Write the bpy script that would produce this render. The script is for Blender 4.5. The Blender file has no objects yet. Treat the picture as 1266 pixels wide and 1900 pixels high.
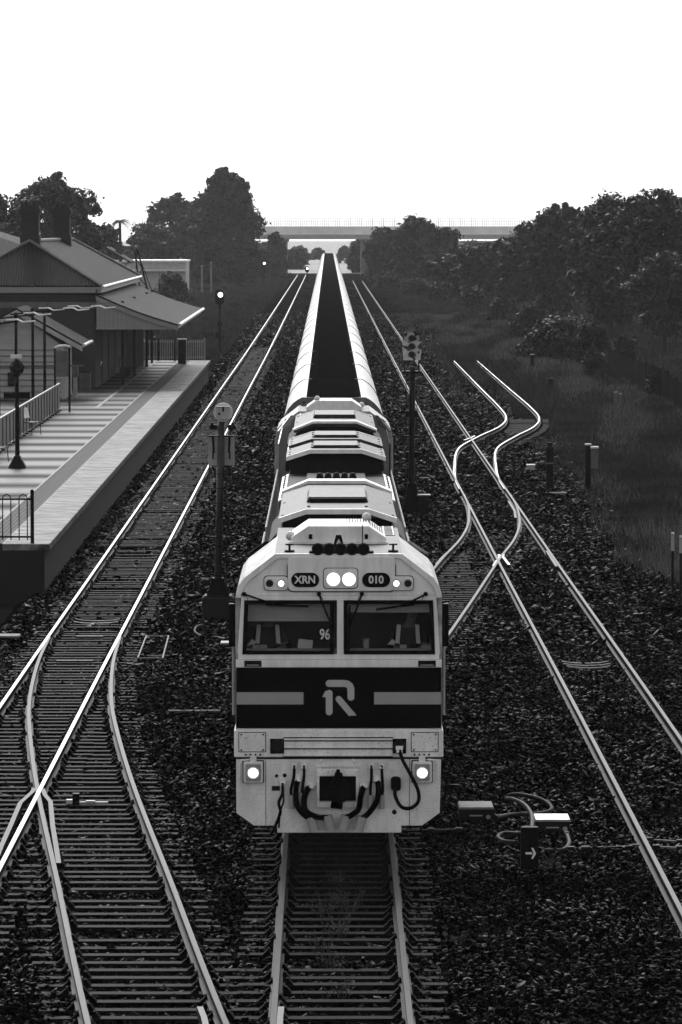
import bpy, bmesh, math, random
import numpy as np
from mathutils import Vector, Matrix

sc = bpy.context.scene
C = sc.collection
R = math.radians

# ------------------------------------------------------------------ camera
F_PX, CAM_X, CAM_Z = 7600.0, -0.15, 8.7          # focal length in pixels of the 1266x1900 frame; eye height over the rails
cam = bpy.data.cameras.new('camera')
cam.sensor_fit = 'VERTICAL'; cam.sensor_height = 36.0; cam.sensor_width = 24.0
cam.lens = 36.0 * F_PX / 1900.0
cam.clip_start = 0.5; cam.clip_end = 9000
co = bpy.data.objects.new('camera', cam); C.objects.link(co)
co.location = (CAM_X, 0, CAM_Z)
look = Vector((24.0 / F_PX, 1.0, -530.0 / F_PX))
co.rotation_euler = look.to_track_quat('-Z', 'Y').to_euler()
sc.camera = co

# ------------------------------------------------------------------ sky and sun (hazy low sun ahead of the train)
SUN_EL, SUN_AZ = 40.0, -8.0
HAZE = 0.0001
w = bpy.data.worlds.new('World'); sc.world = w; w.use_nodes = True
nt = w.node_tree; nt.nodes.clear()
sky = nt.nodes.new('ShaderNodeTexSky'); sky.sky_type = 'NISHITA'; sky.sun_disc = False
sky.sun_elevation = R(SUN_EL); sky.sun_rotation = R(SUN_AZ)
sky.air_density = 1.0; sky.dust_density = 2.5; sky.ozone_density = 1.0; sky.altitude = 0
bw = nt.nodes.new('ShaderNodeRGBToBW')
bg = nt.nodes.new('ShaderNodeBackground'); bg.inputs['Strength'].default_value = 0.15
wo = nt.nodes.new('ShaderNodeOutputWorld')
nt.links.new(sky.outputs[0], bw.inputs[0]); nt.links.new(bw.outputs[0], bg.inputs['Color']); nt.links.new(bg.outputs[0], wo.inputs['Surface'])
sl = bpy.data.lights.new('sun', 'SUN'); sl.energy = 0.5; sl.angle = R(10); sl.color = (1, 1, 1)
so = bpy.data.objects.new('sun', sl); C.objects.link(so)
sd = Vector((math.sin(R(SUN_AZ)) * math.cos(R(SUN_EL)), math.cos(R(SUN_AZ)) * math.cos(R(SUN_EL)), math.sin(R(SUN_EL))))
so.rotation_euler = sd.to_track_quat('Z', 'Y').to_euler(); so.location = sd * 200
sc.view_settings.view_transform = 'Standard'; sc.view_settings.look = 'None'
sc.view_settings.exposure = 1.0; sc.view_settings.gamma = 1.0

# ------------------------------------------------------------------ helpers
_q = co.rotation_euler.to_matrix()
def ray(px, py):
    return _q @ Vector(((px - 633.0) / F_PX, (950.0 - py) / F_PX, -1.0))
def G(px, py, z=0.0):                             # point on the level z seen at a photo pixel
    d = ray(px, py); t = (z - CAM_Z) / d.z
    return Vector((CAM_X, 0, CAM_Z)) + d * t
def P(px, py, Y):                                 # point at depth Y seen at a photo pixel
    d = ray(px, py); t = Y / d.y
    return Vector((CAM_X, 0, CAM_Z)) + d * t

MATS = {}
def M(name, v, rough=0.6, metal=0.0, var=0.25, vs=3.0, bump=0.0, bs=20.0, spec=0.5, island=0.0, coat=0.0, stretch=None):
    if name in MATS: return MATS[name]
    m = bpy.data.materials.new(name); m.use_nodes = True
    t = m.node_tree; b = t.nodes['Principled BSDF']
    b.inputs['Roughness'].default_value = rough; b.inputs['Metallic'].default_value = metal
    b.inputs['Specular IOR Level'].default_value = spec; b.inputs['Coat Weight'].default_value = coat
    tc = t.nodes.new('ShaderNodeTexCoord'); src = tc.outputs['Object']
    if stretch:
        mp = t.nodes.new('ShaderNodeMapping'); mp.inputs['Scale'].default_value = stretch
        t.links.new(src, mp.inputs[0]); src = mp.outputs[0]
    n = t.nodes.new('ShaderNodeTexNoise'); n.inputs['Scale'].default_value = vs; n.inputs['Detail'].default_value = 6; n.inputs['Roughness'].default_value = 0.65
    t.links.new(src, n.inputs['Vector'])
    mr = t.nodes.new('ShaderNodeMapRange'); mr.inputs['From Min'].default_value = 0.3; mr.inputs['From Max'].default_value = 0.7
    mr.inputs['To Min'].default_value = v * (1 - var); mr.inputs['To Max'].default_value = v * (1 + var)
    t.links.new(n.outputs['Fac'], mr.inputs['Value']); out = mr.outputs[0]
    if island:
        g = t.nodes.new('ShaderNodeNewGeometry'); m2 = t.nodes.new('ShaderNodeMapRange')
        m2.inputs['To Min'].default_value = 1 - island; m2.inputs['To Max'].default_value = 1 + island
        t.links.new(g.outputs['Random Per Island'], m2.inputs['Value'])
        mu = t.nodes.new('ShaderNodeMath'); mu.operation = 'MULTIPLY'
        t.links.new(out, mu.inputs[0]); t.links.new(m2.outputs[0], mu.inputs[1]); out = mu.outputs[0]
    cc = t.nodes.new('ShaderNodeCombineColor')
    for i in range(3): t.links.new(out, cc.inputs[i])
    t.links.new(cc.outputs[0], b.inputs['Base Color'])
    if bump:
        n2 = t.nodes.new('ShaderNodeTexNoise'); n2.inputs['Scale'].default_value = bs; n2.inputs['Detail'].default_value = 5
        t.links.new(src, n2.inputs['Vector'])
        bp = t.nodes.new('ShaderNodeBump'); bp.inputs['Strength'].default_value = bump; bp.inputs['Distance'].default_value = 0.02
        t.links.new(n2.outputs['Fac'], bp.inputs['Height']); t.links.new(bp.outputs[0], b.inputs['Normal'])
    MATS[name] = m
    return m
def emit(name, e):
    if name in MATS: return MATS[name]
    m = bpy.data.materials.new(name); m.use_nodes = True; t = m.node_tree; t.nodes.clear()
    em = t.nodes.new('ShaderNodeEmission'); em.inputs['Strength'].default_value = e
    tc = t.nodes.new('ShaderNodeTexCoord'); n = t.nodes.new('ShaderNodeTexNoise'); n.inputs['Scale'].default_value = 8
    mr = t.nodes.new('ShaderNodeMapRange'); mr.inputs['To Min'].default_value = 0.85; mr.inputs['To Max'].default_value = 1.0
    t.links.new(tc.outputs['Object'], n.inputs[0]); t.links.new(n.outputs['Fac'], mr.inputs[0]); t.links.new(mr.outputs[0], em.inputs['Color'])
    o = t.nodes.new('ShaderNodeOutputMaterial'); t.links.new(em.outputs[0], o.inputs[0]); MATS[name] = m
    return m
def glass_mat(name, tint, refl):
    if name in MATS: return MATS[name]
    m = bpy.data.materials.new(name); m.use_nodes = True; t = m.node_tree; t.nodes.clear()
    tr = t.nodes.new('ShaderNodeBsdfTransparent'); tr.inputs[0].default_value = (tint, tint, tint, 1)
    gl = t.nodes.new('ShaderNodeBsdfGlossy'); gl.inputs['Roughness'].default_value = 0.06
    mx = t.nodes.new('ShaderNodeMixShader'); mx.inputs[0].default_value = refl
    o = t.nodes.new('ShaderNodeOutputMaterial')
    t.links.new(tr.outputs[0], mx.inputs[1]); t.links.new(gl.outputs[0], mx.inputs[2]); t.links.new(mx.outputs[0], o.inputs[0]); MATS[name] = m
    return m

class MB:
    def __init__(s): s.v = []; s.f = []; s.m = []; s.mi = 0
    def add(s, vs, fs, mis=None):
        o = len(s.v); s.v += [tuple(v) for v in vs]
        for k, f in enumerate(fs):
            s.f.append([o + i for i in f]); s.m.append(s.mi if mis is None else mis[k])
        return s
    def box(s, x0, x1, y0, y1, z0, z1):
        return s.add([(x0,y0,z0),(x1,y0,z0),(x1,y1,z0),(x0,y1,z0),(x0,y0,z1),(x1,y0,z1),(x1,y1,z1),(x0,y1,z1)],
                     [(0,3,2,1),(4,5,6,7),(0,1,5,4),(1,2,6,5),(2,3,7,6),(3,0,4,7)])
    def bar(s, a, b, wd, ht, up=(0,0,1)):
        a = Vector(a); b = Vector(b); d = (b - a).normalized(); u = Vector(up)
        if abs(d.dot(u)) > 0.98: u = Vector((0,1,0))
        r = d.cross(u).normalized(); u = r.cross(d)
        vs = [p + r * sx * wd / 2 + u * sz * ht / 2 for p in (a, b) for sx, sz in ((-1,-1),(1,-1),(1,1),(-1,1))]
        return s.add(vs, [(3,2,1,0),(4,5,6,7),(0,1,5,4),(1,2,6,5),(2,3,7,6),(3,0,4,7)])
    def prism(s, poly, a, b, axis='y'):            # poly of (u, v); axis y: (x, z), x: (y, z), z: (x, y)
        n = len(poly)
        def pt(u, v, t): return (u, t, v) if axis == 'y' else (t, u, v) if axis == 'x' else (u, v, t)
        vs = [pt(u, v, a) for u, v in poly] + [pt(u, v, b) for u, v in poly]
        fs = [tuple(range(n))[::-1], tuple(range(n, 2 * n))] + [(i, (i + 1) % n, n + (i + 1) % n, n + i) for i in range(n)]
        return s.add(vs, fs)
    def shell(s, outer, inner, a, b):              # ring section (x, z) from y = a to b, open outlines
        n = len(outer)
        vs = [(x, a, z) for x, z in outer] + [(x, a, z) for x, z in inner] + [(x, b, z) for x, z in outer] + [(x, b, z) for x, z in inner]
        fs = []
        for i in range(n - 1):
            fs += [(i, i + 1, 2*n + i + 1, 2*n + i), (n + i + 1, n + i, 3*n + i, 3*n + i + 1), (i + 1, i, n + i, n + i + 1), (2*n + i, 2*n + i + 1, 3*n + i + 1, 3*n + i)]
        fs += [(0, 2*n, 3*n, n), (n - 1, 2*n - 1, 4*n - 1, 3*n - 1)]
        return s.add(vs, fs)
    def tube(s, pts, r, n=8):
        pts = [Vector(p) for p in pts]; k = len(pts); rs = r if isinstance(r, (list, tuple)) else [r] * k
        vs = []; prev = None
        for i, p in enumerate(pts):
            d = (pts[min(i + 1, k - 1)] - pts[max(i - 1, 0)]).normalized()
            if prev is None:
                u = Vector((0, 0, 1)) if abs(d.z) < 0.9 else Vector((1, 0, 0))
            else: u = prev
            a = (u - d * u.dot(d)).normalized(); b = d.cross(a); prev = a
            vs += [p + (a * math.cos(2*math.pi*j/n) + b * math.sin(2*math.pi*j/n)) * rs[i] for j in range(n)]
        fs = [(i*n + j, i*n + (j+1) % n, (i+1)*n + (j+1) % n, (i+1)*n + j) for i in range(k - 1) for j in range(n)]
        fs += [tuple(range(n))[::-1], tuple(range((k-1)*n, k*n))]
        return s.add(vs, fs)
    def cyl(s, a, b, r, n=16): return s.tube([a, b], r, n)
    def ball(s, c, r, n=10, m=7):
        rx, ry, rz = r if isinstance(r, (list, tuple)) else (r, r, r)
        vs = [(c[0], c[1], c[2] + rz)]
        for i in range(1, m):
            t = math.pi * i / m
            vs += [(c[0] + rx*math.sin(t)*math.cos(2*math.pi*j/n), c[1] + ry*math.sin(t)*math.sin(2*math.pi*j/n), c[2] + rz*math.cos(t)) for j in range(n)]
        vs.append((c[0], c[1], c[2] - rz))
        fs = [(0, 1 + j, 1 + (j+1) % n) for j in range(n)]
        for i in range(m - 2):
            fs += [(1 + i*n + j, 1 + (i+1)*n + j, 1 + (i+1)*n + (j+1) % n, 1 + i*n + (j+1) % n) for j in range(n)]
        L = len(vs) - 1
        fs += [(L, 1 + (m-2)*n + (j+1) % n, 1 + (m-2)*n + j) for j in range(n)]
        return s.add(vs, fs)
    def sweep(s, prof, path, mis, close_prof=True):  # prof (x right, z); path of Vectors; lateral direction in plan
        n = len(prof); k = len(path); vs = []
        for i, p in enumerate(path):
            d = (path[min(i+1, k-1)] - path[max(i-1, 0)]); d = Vector((d.x, d.y, 0)).normalized(); r = Vector((d.y, -d.x, 0))
            vs += [(p.x + r.x*x, p.y + r.y*x, p.z + z) for x, z in prof]
        fs = []; ms = []
        for i in range(k - 1):
            for j in range(n):
                fs.append((i*n + j, i*n + (j+1) % n, (i+1)*n + (j+1) % n, (i+1)*n + j)); ms.append(mis[j])
        fs += [tuple(range(n))[::-1], tuple(range((k-1)*n, k*n))]; ms += [mis[0], mis[0]]
        return s.add(vs, fs, ms)
    def mesh(s, name, mats, smooth=False, off=None):
        me = bpy.data.meshes.new(name)
        vs = s.v if off is None else [(v[0]-off[0], v[1]-off[1], v[2]-off[2]) for v in s.v]
        me.from_pydata(vs, [], s.f)
        for m in (mats if isinstance(mats, (list, tuple)) else [mats]): me.materials.append(m)
        if any(s.m): me.polygons.foreach_set('material_index', s.m)
        bm = bmesh.new(); bm.from_mesh(me); bmesh.ops.recalc_face_normals(bm, faces=bm.faces); bm.to_mesh(me); bm.free()
        if smooth: me.polygons.foreach_set('use_smooth', [True] * len(me.polygons))
        return me
    def build(s, name, mats, parent=None, smooth=False, off=None, bevel=0.0, loc=None):
        o = bpy.data.objects.new(name, s.mesh(name, mats, smooth, off)); C.objects.link(o)
        if parent is not None: o.parent = parent
        if loc is not None: o.location = loc
        if bevel:
            b = o.modifiers.new('bevel', 'BEVEL'); b.width = bevel; b.segments = 2; b.limit_method = 'ANGLE'; b.angle_limit = R(35)
        return o
def np_mesh(name, verts, faces, mat, parent=None, loc=None):   # verts (n,3), faces (m,k) numpy
    me = bpy.data.meshes.new(name); k = faces.shape[1]
    me.vertices.add(len(verts)); me.vertices.foreach_set('co', verts.astype(np.float32).ravel())
    me.loops.add(faces.size); me.loops.foreach_set('vertex_index', faces.astype(np.int32).ravel())
    me.polygons.add(len(faces)); me.polygons.foreach_set('loop_start', np.arange(0, faces.size, k, dtype=np.int32))
    me.polygons.foreach_set('loop_total', np.full(len(faces), k, dtype=np.int32))
    me.materials.append(mat); me.update(calc_edges=True)
    o = bpy.data.objects.new(name, me); C.objects.link(o)
    if parent is not None: o.parent = parent
    if loc is not None: o.location = loc
    return o
def tag(o, label=None, cat=None, group=None, kind=None):
    if label: o['label'] = label
    if cat: o['category'] = cat
    if group: o['group'] = group
    if kind: o['kind'] = kind
    return o
def thing(name, label, cat, loc=(0,0,0), group=None, rz=0.0):
    o = bpy.data.objects.new(name, None); C.objects.link(o); o.location = loc; o.rotation_euler = (0,0,rz); o.empty_display_size = 0.3
    return tag(o, label, cat, group)
def copy_tree(o, loc=None, rz=None, label=None, parent=None):
    c = o.copy(); C.objects.link(c)
    if parent is not None: c.parent = parent
    if loc is not None: c.location = loc
    if rz is not None: c.rotation_euler = (0,0,rz)
    if label: c['label'] = label
    for ch in list(o.children): copy_tree(ch, parent=c)
    return c
def text_mesh(txt, size, bold=0.0, depth=0.004):
    cu = bpy.data.curves.new('lettering', 'FONT'); cu.body = txt; cu.size = size; cu.align_x = 'CENTER'; cu.align_y = 'CENTER'
    cu.offset = bold; cu.extrude = depth
    o = bpy.data.objects.new('lettering', cu); C.objects.link(o); bpy.context.view_layer.update()
    me = bpy.data.meshes.new_from_object(o.evaluated_get(bpy.context.evaluated_depsgraph_get()))
    bpy.data.objects.remove(o); return me
def lettering(txt, size, mat, parent, loc, rot=(R(90),0,0), bold=0.0, sx=1.0):
    me = text_mesh(txt, size, bold); me.materials.clear(); me.materials.append(mat)
    o = bpy.data.objects.new('lettering', me); C.objects.link(o); o.parent = parent; o.location = loc; o.rotation_euler = rot; o.scale = (sx,1,1)
    return o
def rrect(x0, x1, z0, z1, r, n=4):                 # rounded rectangle outline
    pts = []
    for cx, cz, a in ((x1-r, z0+r, -90), (x1-r, z1-r, 0), (x0+r, z1-r, 90), (x0+r, z0+r, 180)):
        for i in range(n + 1):
            t = R(a + 90*i/n); pts.append((cx + r*math.cos(t), cz + r*math.sin(t)))
    return pts
def spline(pts, step=1.0):                         # Catmull-Rom through (x, y) points, as (x, y) list
    P_ = [Vector((a, b)) for a, b in pts]; out = []
    for i in range(len(P_) - 1):
        p0 = P_[max(i-1, 0)]; p1 = P_[i]; p2 = P_[i+1]; p3 = P_[min(i+2, len(P_)-1)]
        if i == 0: p0 = p1 * 2 - p2
        if i == len(P_) - 2: p3 = p2 * 2 - p1
        t1 = (p2 - p0) * ((p2-p1).length / max((p2-p0).length, 1e-6)); t2 = (p3 - p1) * ((p2-p1).length / max((p3-p1).length, 1e-6))
        n = max(1, int((p2 - p1).length / step))
        for k in range(n):
            t = k / n; h = (2*t**3-3*t**2+1, t**3-2*t**2+t, -2*t**3+3*t**2, t**3-t**2)
            out.append(p1*h[0] + t1*h[1] + p2*h[2] + t2*h[3])
    out.append(P_[-1]); return out
def xat(path, y):                                  # x of a plan path at depth y
    for a, b in zip(path, path[1:]):
        if min(a.y, b.y) <= y <= max(a.y, b.y): return a.x + (b.x-a.x) * (y-a.y) / ((b.y-a.y) or 1e-6)
    return None
# ------------------------------------------------------------------ materials
rng = np.random.default_rng(7); random.seed(7)
m_ballast = M('ballast_bed', 0.002, 0.9, var=0.5, vs=9, bump=0.8, bs=14, spec=0.0)
m_stone = M('ballast_stone', 0.0011, 0.42, var=0.3, vs=30, island=0.9, spec=0.07)
_t = m_stone.node_tree; _g = _t.nodes.new('ShaderNodeNewGeometry'); _p = _t.nodes.new('ShaderNodeMath'); _p.operation = 'POWER'; _p.inputs[1].default_value = 5; _w = _t.nodes.new('ShaderNodeMath'); _w.operation = 'MULTIPLY'; _w.inputs[1].default_value = .065
_t.links.new(_g.outputs['Random Per Island'], _p.inputs[0]); _t.links.new(_p.outputs[0], _w.inputs[0]); _n = _t.nodes.new('ShaderNodeTexNoise'); _n.inputs['Scale'].default_value = .45; _n.inputs['Detail'].default_value = 3; _k = _t.nodes.new('ShaderNodeTexCoord'); _t.links.new(_k.outputs['Object'], _n.inputs[0])
_q2 = _t.nodes.new('ShaderNodeMapRange'); _q2.inputs['From Min'].default_value = .38; _q2.inputs['From Max'].default_value = .64; _q2.inputs['To Min'].default_value = .15; _q2.inputs['To Max'].default_value = 1.25; _t.links.new(_n.outputs['Fac'], _q2.inputs[0])
_v = _t.nodes.new('ShaderNodeMath'); _v.operation = 'MULTIPLY'; _t.links.new(_w.outputs[0], _v.inputs[0]); _t.links.new(_q2.outputs[0], _v.inputs[1]); _t.links.new(_v.outputs[0], _t.nodes['Principled BSDF'].inputs['Specular IOR Level'])
m_soil = M('soil', 0.008, 0.95, var=0.6, vs=0.35, bump=0.5, bs=3, spec=0.0)
m_grass = M('grass', 0.045, 0.8, var=0.75, vs=0.25, island=0.5, spec=0.08)
m_dry = M('dry_grass', 0.13, 0.8, var=0.4, vs=0.3, island=0.5, spec=0.1)
m_leaf = M('leaf', 0.009, 0.6, var=0.3, vs=0.5, island=0.6, spec=0.2)
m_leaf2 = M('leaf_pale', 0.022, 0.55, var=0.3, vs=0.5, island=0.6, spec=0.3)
m_bark = M('bark', 0.008, 0.9, var=0.4, vs=6, bump=0.6, bs=12)
m_railtop = M('rail_polished', 0.28, 0.3, 0.7, var=0.15, vs=1.5, stretch=(8, 0.6, 1))
m_raildull = M('rail_worn', 0.05, 0.42, 0.0, spec=.045, var=0.3, vs=1.5, stretch=(8, 0.6, 1))
m_railside = M('rail_rust', 0.006, 0.7, 0.0, var=0.4, vs=6, spec=.04)
m_foot = M('rail_foot', 0.014, 0.55, 0.0, var=0.5, vs=8, spec=.06)
m_sleeper = M('sleeper_steel', 0.006, 0.6, 0.0, var=0.6, vs=5, bump=0.3, bs=12, spec=0.018)
_t = m_sleeper.node_tree; _o = _t.nodes.new('ShaderNodeObjectInfo'); _r = _t.nodes.new('ShaderNodeMapRange'); _r.inputs['To Min'].default_value = .3; _r.inputs['To Max'].default_value = 1.15
_c = _t.nodes['Principled BSDF'].inputs['Base Color'].links[0].from_socket; _x = _t.nodes.new('ShaderNodeMix'); _x.data_type = 'RGBA'; _x.blend_type = 'MULTIPLY'; _x.inputs[0].default_value = 1
_t.links.new(_o.outputs['Random'], _r.inputs['Value']); _t.links.new(_c, _x.inputs[6]); _t.links.new(_r.outputs[0], _x.inputs[7]); _t.links.new(_x.outputs[2], _t.nodes['Principled BSDF'].inputs['Base Color'])
m_clip = M('rail_clip', 0.001, 0.7, 0.0, spec=0.02)
m_conc = M('concrete', 0.15, 0.8, var=0.35, vs=2.0, bump=0.3, bs=15)
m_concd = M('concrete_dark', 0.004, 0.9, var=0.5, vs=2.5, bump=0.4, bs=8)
m_steel = M('dark_steel', 0.008, 0.6, 0.0, var=0.5, vs=4, spec=.08)
m_black = M('black_paint', 0.002, 0.55, var=0.3, spec=.05)
m_grey = M('grey_paint', 0.09, 0.55, var=0.3, vs=3, spec=.2)
m_white = M('white_paint', 0.55, 0.45, var=0.12, vs=2)
m_offw = M('weathered_white', 0.30, 0.6, var=0.25, vs=2)
m_galv = M('galvanised', 0.30, 0.4, 0.8, var=0.3, vs=5)
m_rubber = M('rubber', 0.012, 0.6, var=0.3, spec=.1)

# ------------------------------------------------------------------ ground
b = MB(); n = 60
ground = MB()
xs = np.concatenate([np.linspace(-2300, -60, 8), np.linspace(-40, 60, 51), np.linspace(90, 2300, 8)])
ys = np.concatenate([np.linspace(-120, 20, 4), np.linspace(30, 700, 135), np.linspace(760, 2500, 12)])
def ground_z(x, y):
    z = -0.45 + 0.12 * math.sin(x * 0.31 + y * 0.043) * math.sin(y * 0.11 + x * 0.17) * (1 if abs(x) > 9 else 0.2)
    if x > 7: z += min(0.35, (x - 7) * 0.04)
    return z
vs = [(x, y, ground_z(x, y)) for y in ys for x in xs]; nx = len(xs)
fs = [(j*nx+i, j*nx+i+1, (j+1)*nx+i+1, (j+1)*nx+i) for j in range(len(ys)-1) for i in range(nx-1)]
ground.add(vs, fs)
tag(ground.build('ground', m_soil, smooth=True), kind='structure')
bed = MB()
bed.sweep([(-1.0, 0.0), (0.0, 0.42), (13.8, 0.42), (17.2, 0.16), (18.6, 0.0), (18.6, -0.3), (-1, -0.3)], [Vector((-7.2, 20, -0.66)), Vector((-7.2, 200, -0.66)), Vector((-7.0, 500, -0.66)), Vector((-6.8, 760, -0.66))], [0]*7)
tag(bed.build('ballast_bed', m_ballast), kind='structure')
def bed_z(x):
    X = x + 7.2
    return -0.66 + float(np.interp(X, [-1, 0, 13.8, 17.2, 18.6], [0, .42, .42, .16, 0]))

# ------------------------------------------------------------------ railway tracks
RP = [(-.036,-.009),(-.036,-.042),(-.010,-.055),(-.010,-.128),(-.07,-.142),(-.07,-.155),(.07,-.155),(.07,-.142),(.010,-.128),(.010,-.055),(.036,-.042),(.036,-.009),(.032,0),(-.032,0)]
RM = [1,1,1,2,2,1,2,2,1,1,1,0,0,0]
def rail(name, parent, path, off, mat, dz=0.0, y0=None, y1=None):
    pts = []
    for i, p in enumerate(path):
        d = (path[min(i+1, len(path)-1)] - path[max(i-1, 0)]).normalized()
        q = Vector((p.x + d.y*off, p.y - d.x*off, dz))
        if (y0 is None or q.y >= y0) and (y1 is None or q.y <= y1): pts.append(q)
    b = MB(); b.sweep(RP, pts, RM)
    return b.build(name, [mat, m_railside, m_foot], parent)
_sl = MB(); _sl.mi = 0
_sl.prism([(-1.25,-.12),(1.25,-.12),(1.22,0),(-1.22,0)], -.085, .085)
_sl.mi = 1
for sx in (-1, 1):
    for k in (-1, 1):
        x = sx*.7525 + k*.115
        _sl.add([(x-.05,-.075,0.0),(x+.05,-.075,0.0),(x+.05,.075,0.0),(x-.05,.075,0.0),(x-k*.035,-.05,.075),(x-k*.01,-.05,.075),(x-k*.01,.05,.075),(x-k*.035,.05,.075)],
                [(0,3,2,1),(4,5,6,7),(0,1,5,4),(1,2,6,5),(2,3,7,6),(3,0,4,7)])
me_sleeper = _sl.mesh('sleeper', [m_sleeper, m_clip])
SLEEP = []                                          # (x, y, half length) of every sleeper, so that no stone lies on one
def sleepers(parent, path, y0, y1, ya, yb, z=-.16, skip=None, spacing=0.5, keep=1.0):
    ys_ = np.arange(math.ceil(y0/spacing)*spacing, y1, spacing); rest = []; n = 0
    for y in ys_:
        x = xat(path, y)
        if x is None or (skip and skip(x, y)) or random.random() < .04: continue
        jx, jy, jr = random.uniform(-.04,.04), random.uniform(-.03,.03), random.uniform(-.012,.012)
        zz = z + random.uniform(-.01, .004)
        SLEEP.append((x + jx, y + jy, 1.25))
        if ya <= y <= yb and n < 100:
            o = bpy.data.objects.new('sleeper', me_sleeper); C.objects.link(o); o.parent = parent; o.location = (x+jx, y+jy, zz); o.rotation_euler = (0,0,jr); n += 1
        else: rest.append((x+jx, y+jy, zz))
    if rest:
        base_v = np.array([v.co[:] for v in me_sleeper.vertices]); base_f = [list(p.vertices) for p in me_sleeper.polygons]
        b = MB()
        for x, y, zz in rest:
            b.add(base_v + np.array([x, y, zz]), base_f, [p.material_index for p in me_sleeper.polygons])
        tag(b.build('sleepers', [m_sleeper, m_clip], parent), kind='stuff')
G2 = .7525
p_main = spline([(0,20),(0,120),(0.02,400),(0.1,720)], 4)
p_left = spline([(-5.38,20),(-5.36,80),(-5.33,100),(-5.17,215),(-5.06,290),(-4.88,740)], 3)
p_right = spline([(5.1,20),(5.1,70),(5.04,107),(4.86,300),(4.76,441),(4.6,660)], 3)
p_lx = spline([(0,24.5),(-.13,28),(-.55,32),(-1.2,37),(-2.06,44.7),(-3.01,54.2),(-3.98,63.9),(-4.70,72.2),(-4.98,76.5),(-5.22,82),(-5.34,87.5)], .7)
p_rx = spline([(0,60),(.12,66),(.55,74),(1.05,81),(1.79,88.5),(2.6,96.8),(3.67,108),(4.29,114),(4.72,120),(4.97,127),(5.03,133)], .7)
p_sd = spline([(4.98,136),(5.0,141),(5.16,147.5),(5.75,161),(6.85,170),(8.1,178.7),(8.72,186.5),(8.88,197),(8.84,220),(8.79,258),(8.78,266)], .7)
t = thing('railway_track', 'straight railway track the headlit train stands on, weeds between its rails', 'railway track', (0,0,0), 'parallel railway tracks'); t_main = t
for s in (-1, 1): rail('rail', t, p_main, s*G2, m_raildull)
sleepers(t, p_main, 36, 130, 43, 59)
t = thing('railway_track', 'bright polished railway track running along the platform edge', 'railway track', (0,0,0), 'parallel railway tracks'); t_left = t
for s in (-1, 1): rail('rail', t, p_left, s*G2, m_railtop)
sleepers(t, p_left, 40, 300, 60, 110)
t = thing('railway_track', 'dull railway track right of the train, crossed by two turnouts', 'railway track', (0,0,0), 'parallel railway tracks'); t_right = t
for s in (-1, 1): rail('rail', t, p_right, s*G2, m_raildull)
sleepers(t, p_right, 44, 300, 80, 130, z=-.215)
t = thing('crossover_track', 'curved track leading from the platform track to the bottom of the train track', 'railway track', (0,0,0), 'crossing tracks'); t_lx = t
for s in (-1, 1): rail('rail', t, p_lx, s*G2, m_raildull if s < 0 else m_raildull, dz=-.005, y0=25 if s > 0 else 26, y1=86.8)
sleepers(t, p_lx, 34, 86, 43, 86, z=-.166)
def bent(pts, t, mat, name='check_rail', dz=-.008):
    b = MB(); b.sweep([(-.035,-.1),(-.035,0),(.035,0),(.035,-.1)], [Vector((p.x, p.y, dz)) for p in pts], [1,0,1,1]); b.build(name, [mat, m_railside], t)
# wing rails and check rails of the near left frog
bent([G(64,1461), G(60,1468), G(38,1488), G(20,1530), G(2,1570), G(-14,1610)], t, m_raildull, 'wing_rail')
bent([G(79,1462), G(84,1474), G(94,1486), G(98,1530), G(106,1580), G(109,1600)], t, m_raildull, 'wing_rail')
bent([G(519,1905), G(520,1885), G(522,1866)], t, m_grey); bent([G(384,1908), G(379,1886), G(371,1866)], t, m_grey)
t = thing('crossover_track', 'curved track crossing from behind the locomotive to the dull right track', 'railway track', (0,0,0), 'crossing tracks'); t_rx = t
for s in (-1, 1): rail('rail', t, p_rx, s*G2, m_raildull, dz=-.005, y0=62)
sleepers(t, p_rx, 78, 118, 78, 118, z=-.17)
bent([G(916,1049), G(922,1040), G(927,1033), G(926,1028)], t, m_railtop, 'wing_rail'); bent([G(945,1047), G(938,1038), G(933,1032), G(934,1027)], t, m_railtop, 'wing_rail')
bent([G(1015,1021), G(1024,1036), G(1033,1050)], t, m_raildull); bent([G(944,929), G(955,947), G(957,960)], t, m_raildull); bent([G(810,1046), G(822,1032), G(838,1018)], t, m_raildull)
t = thing('siding_track', 'siding bending away from the right track into the grass', 'railway track', (0,0,0), 'crossing tracks'); t_sd = t
for s in (-1, 1): rail('rail', t, p_sd, s*G2, m_railtop, dz=-.005)
sleepers(t, p_sd, 138, 190, 140, 186, z=-.225)
bent([G(861,816), G(873,812), G(881,808)], t, m_railtop)

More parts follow.
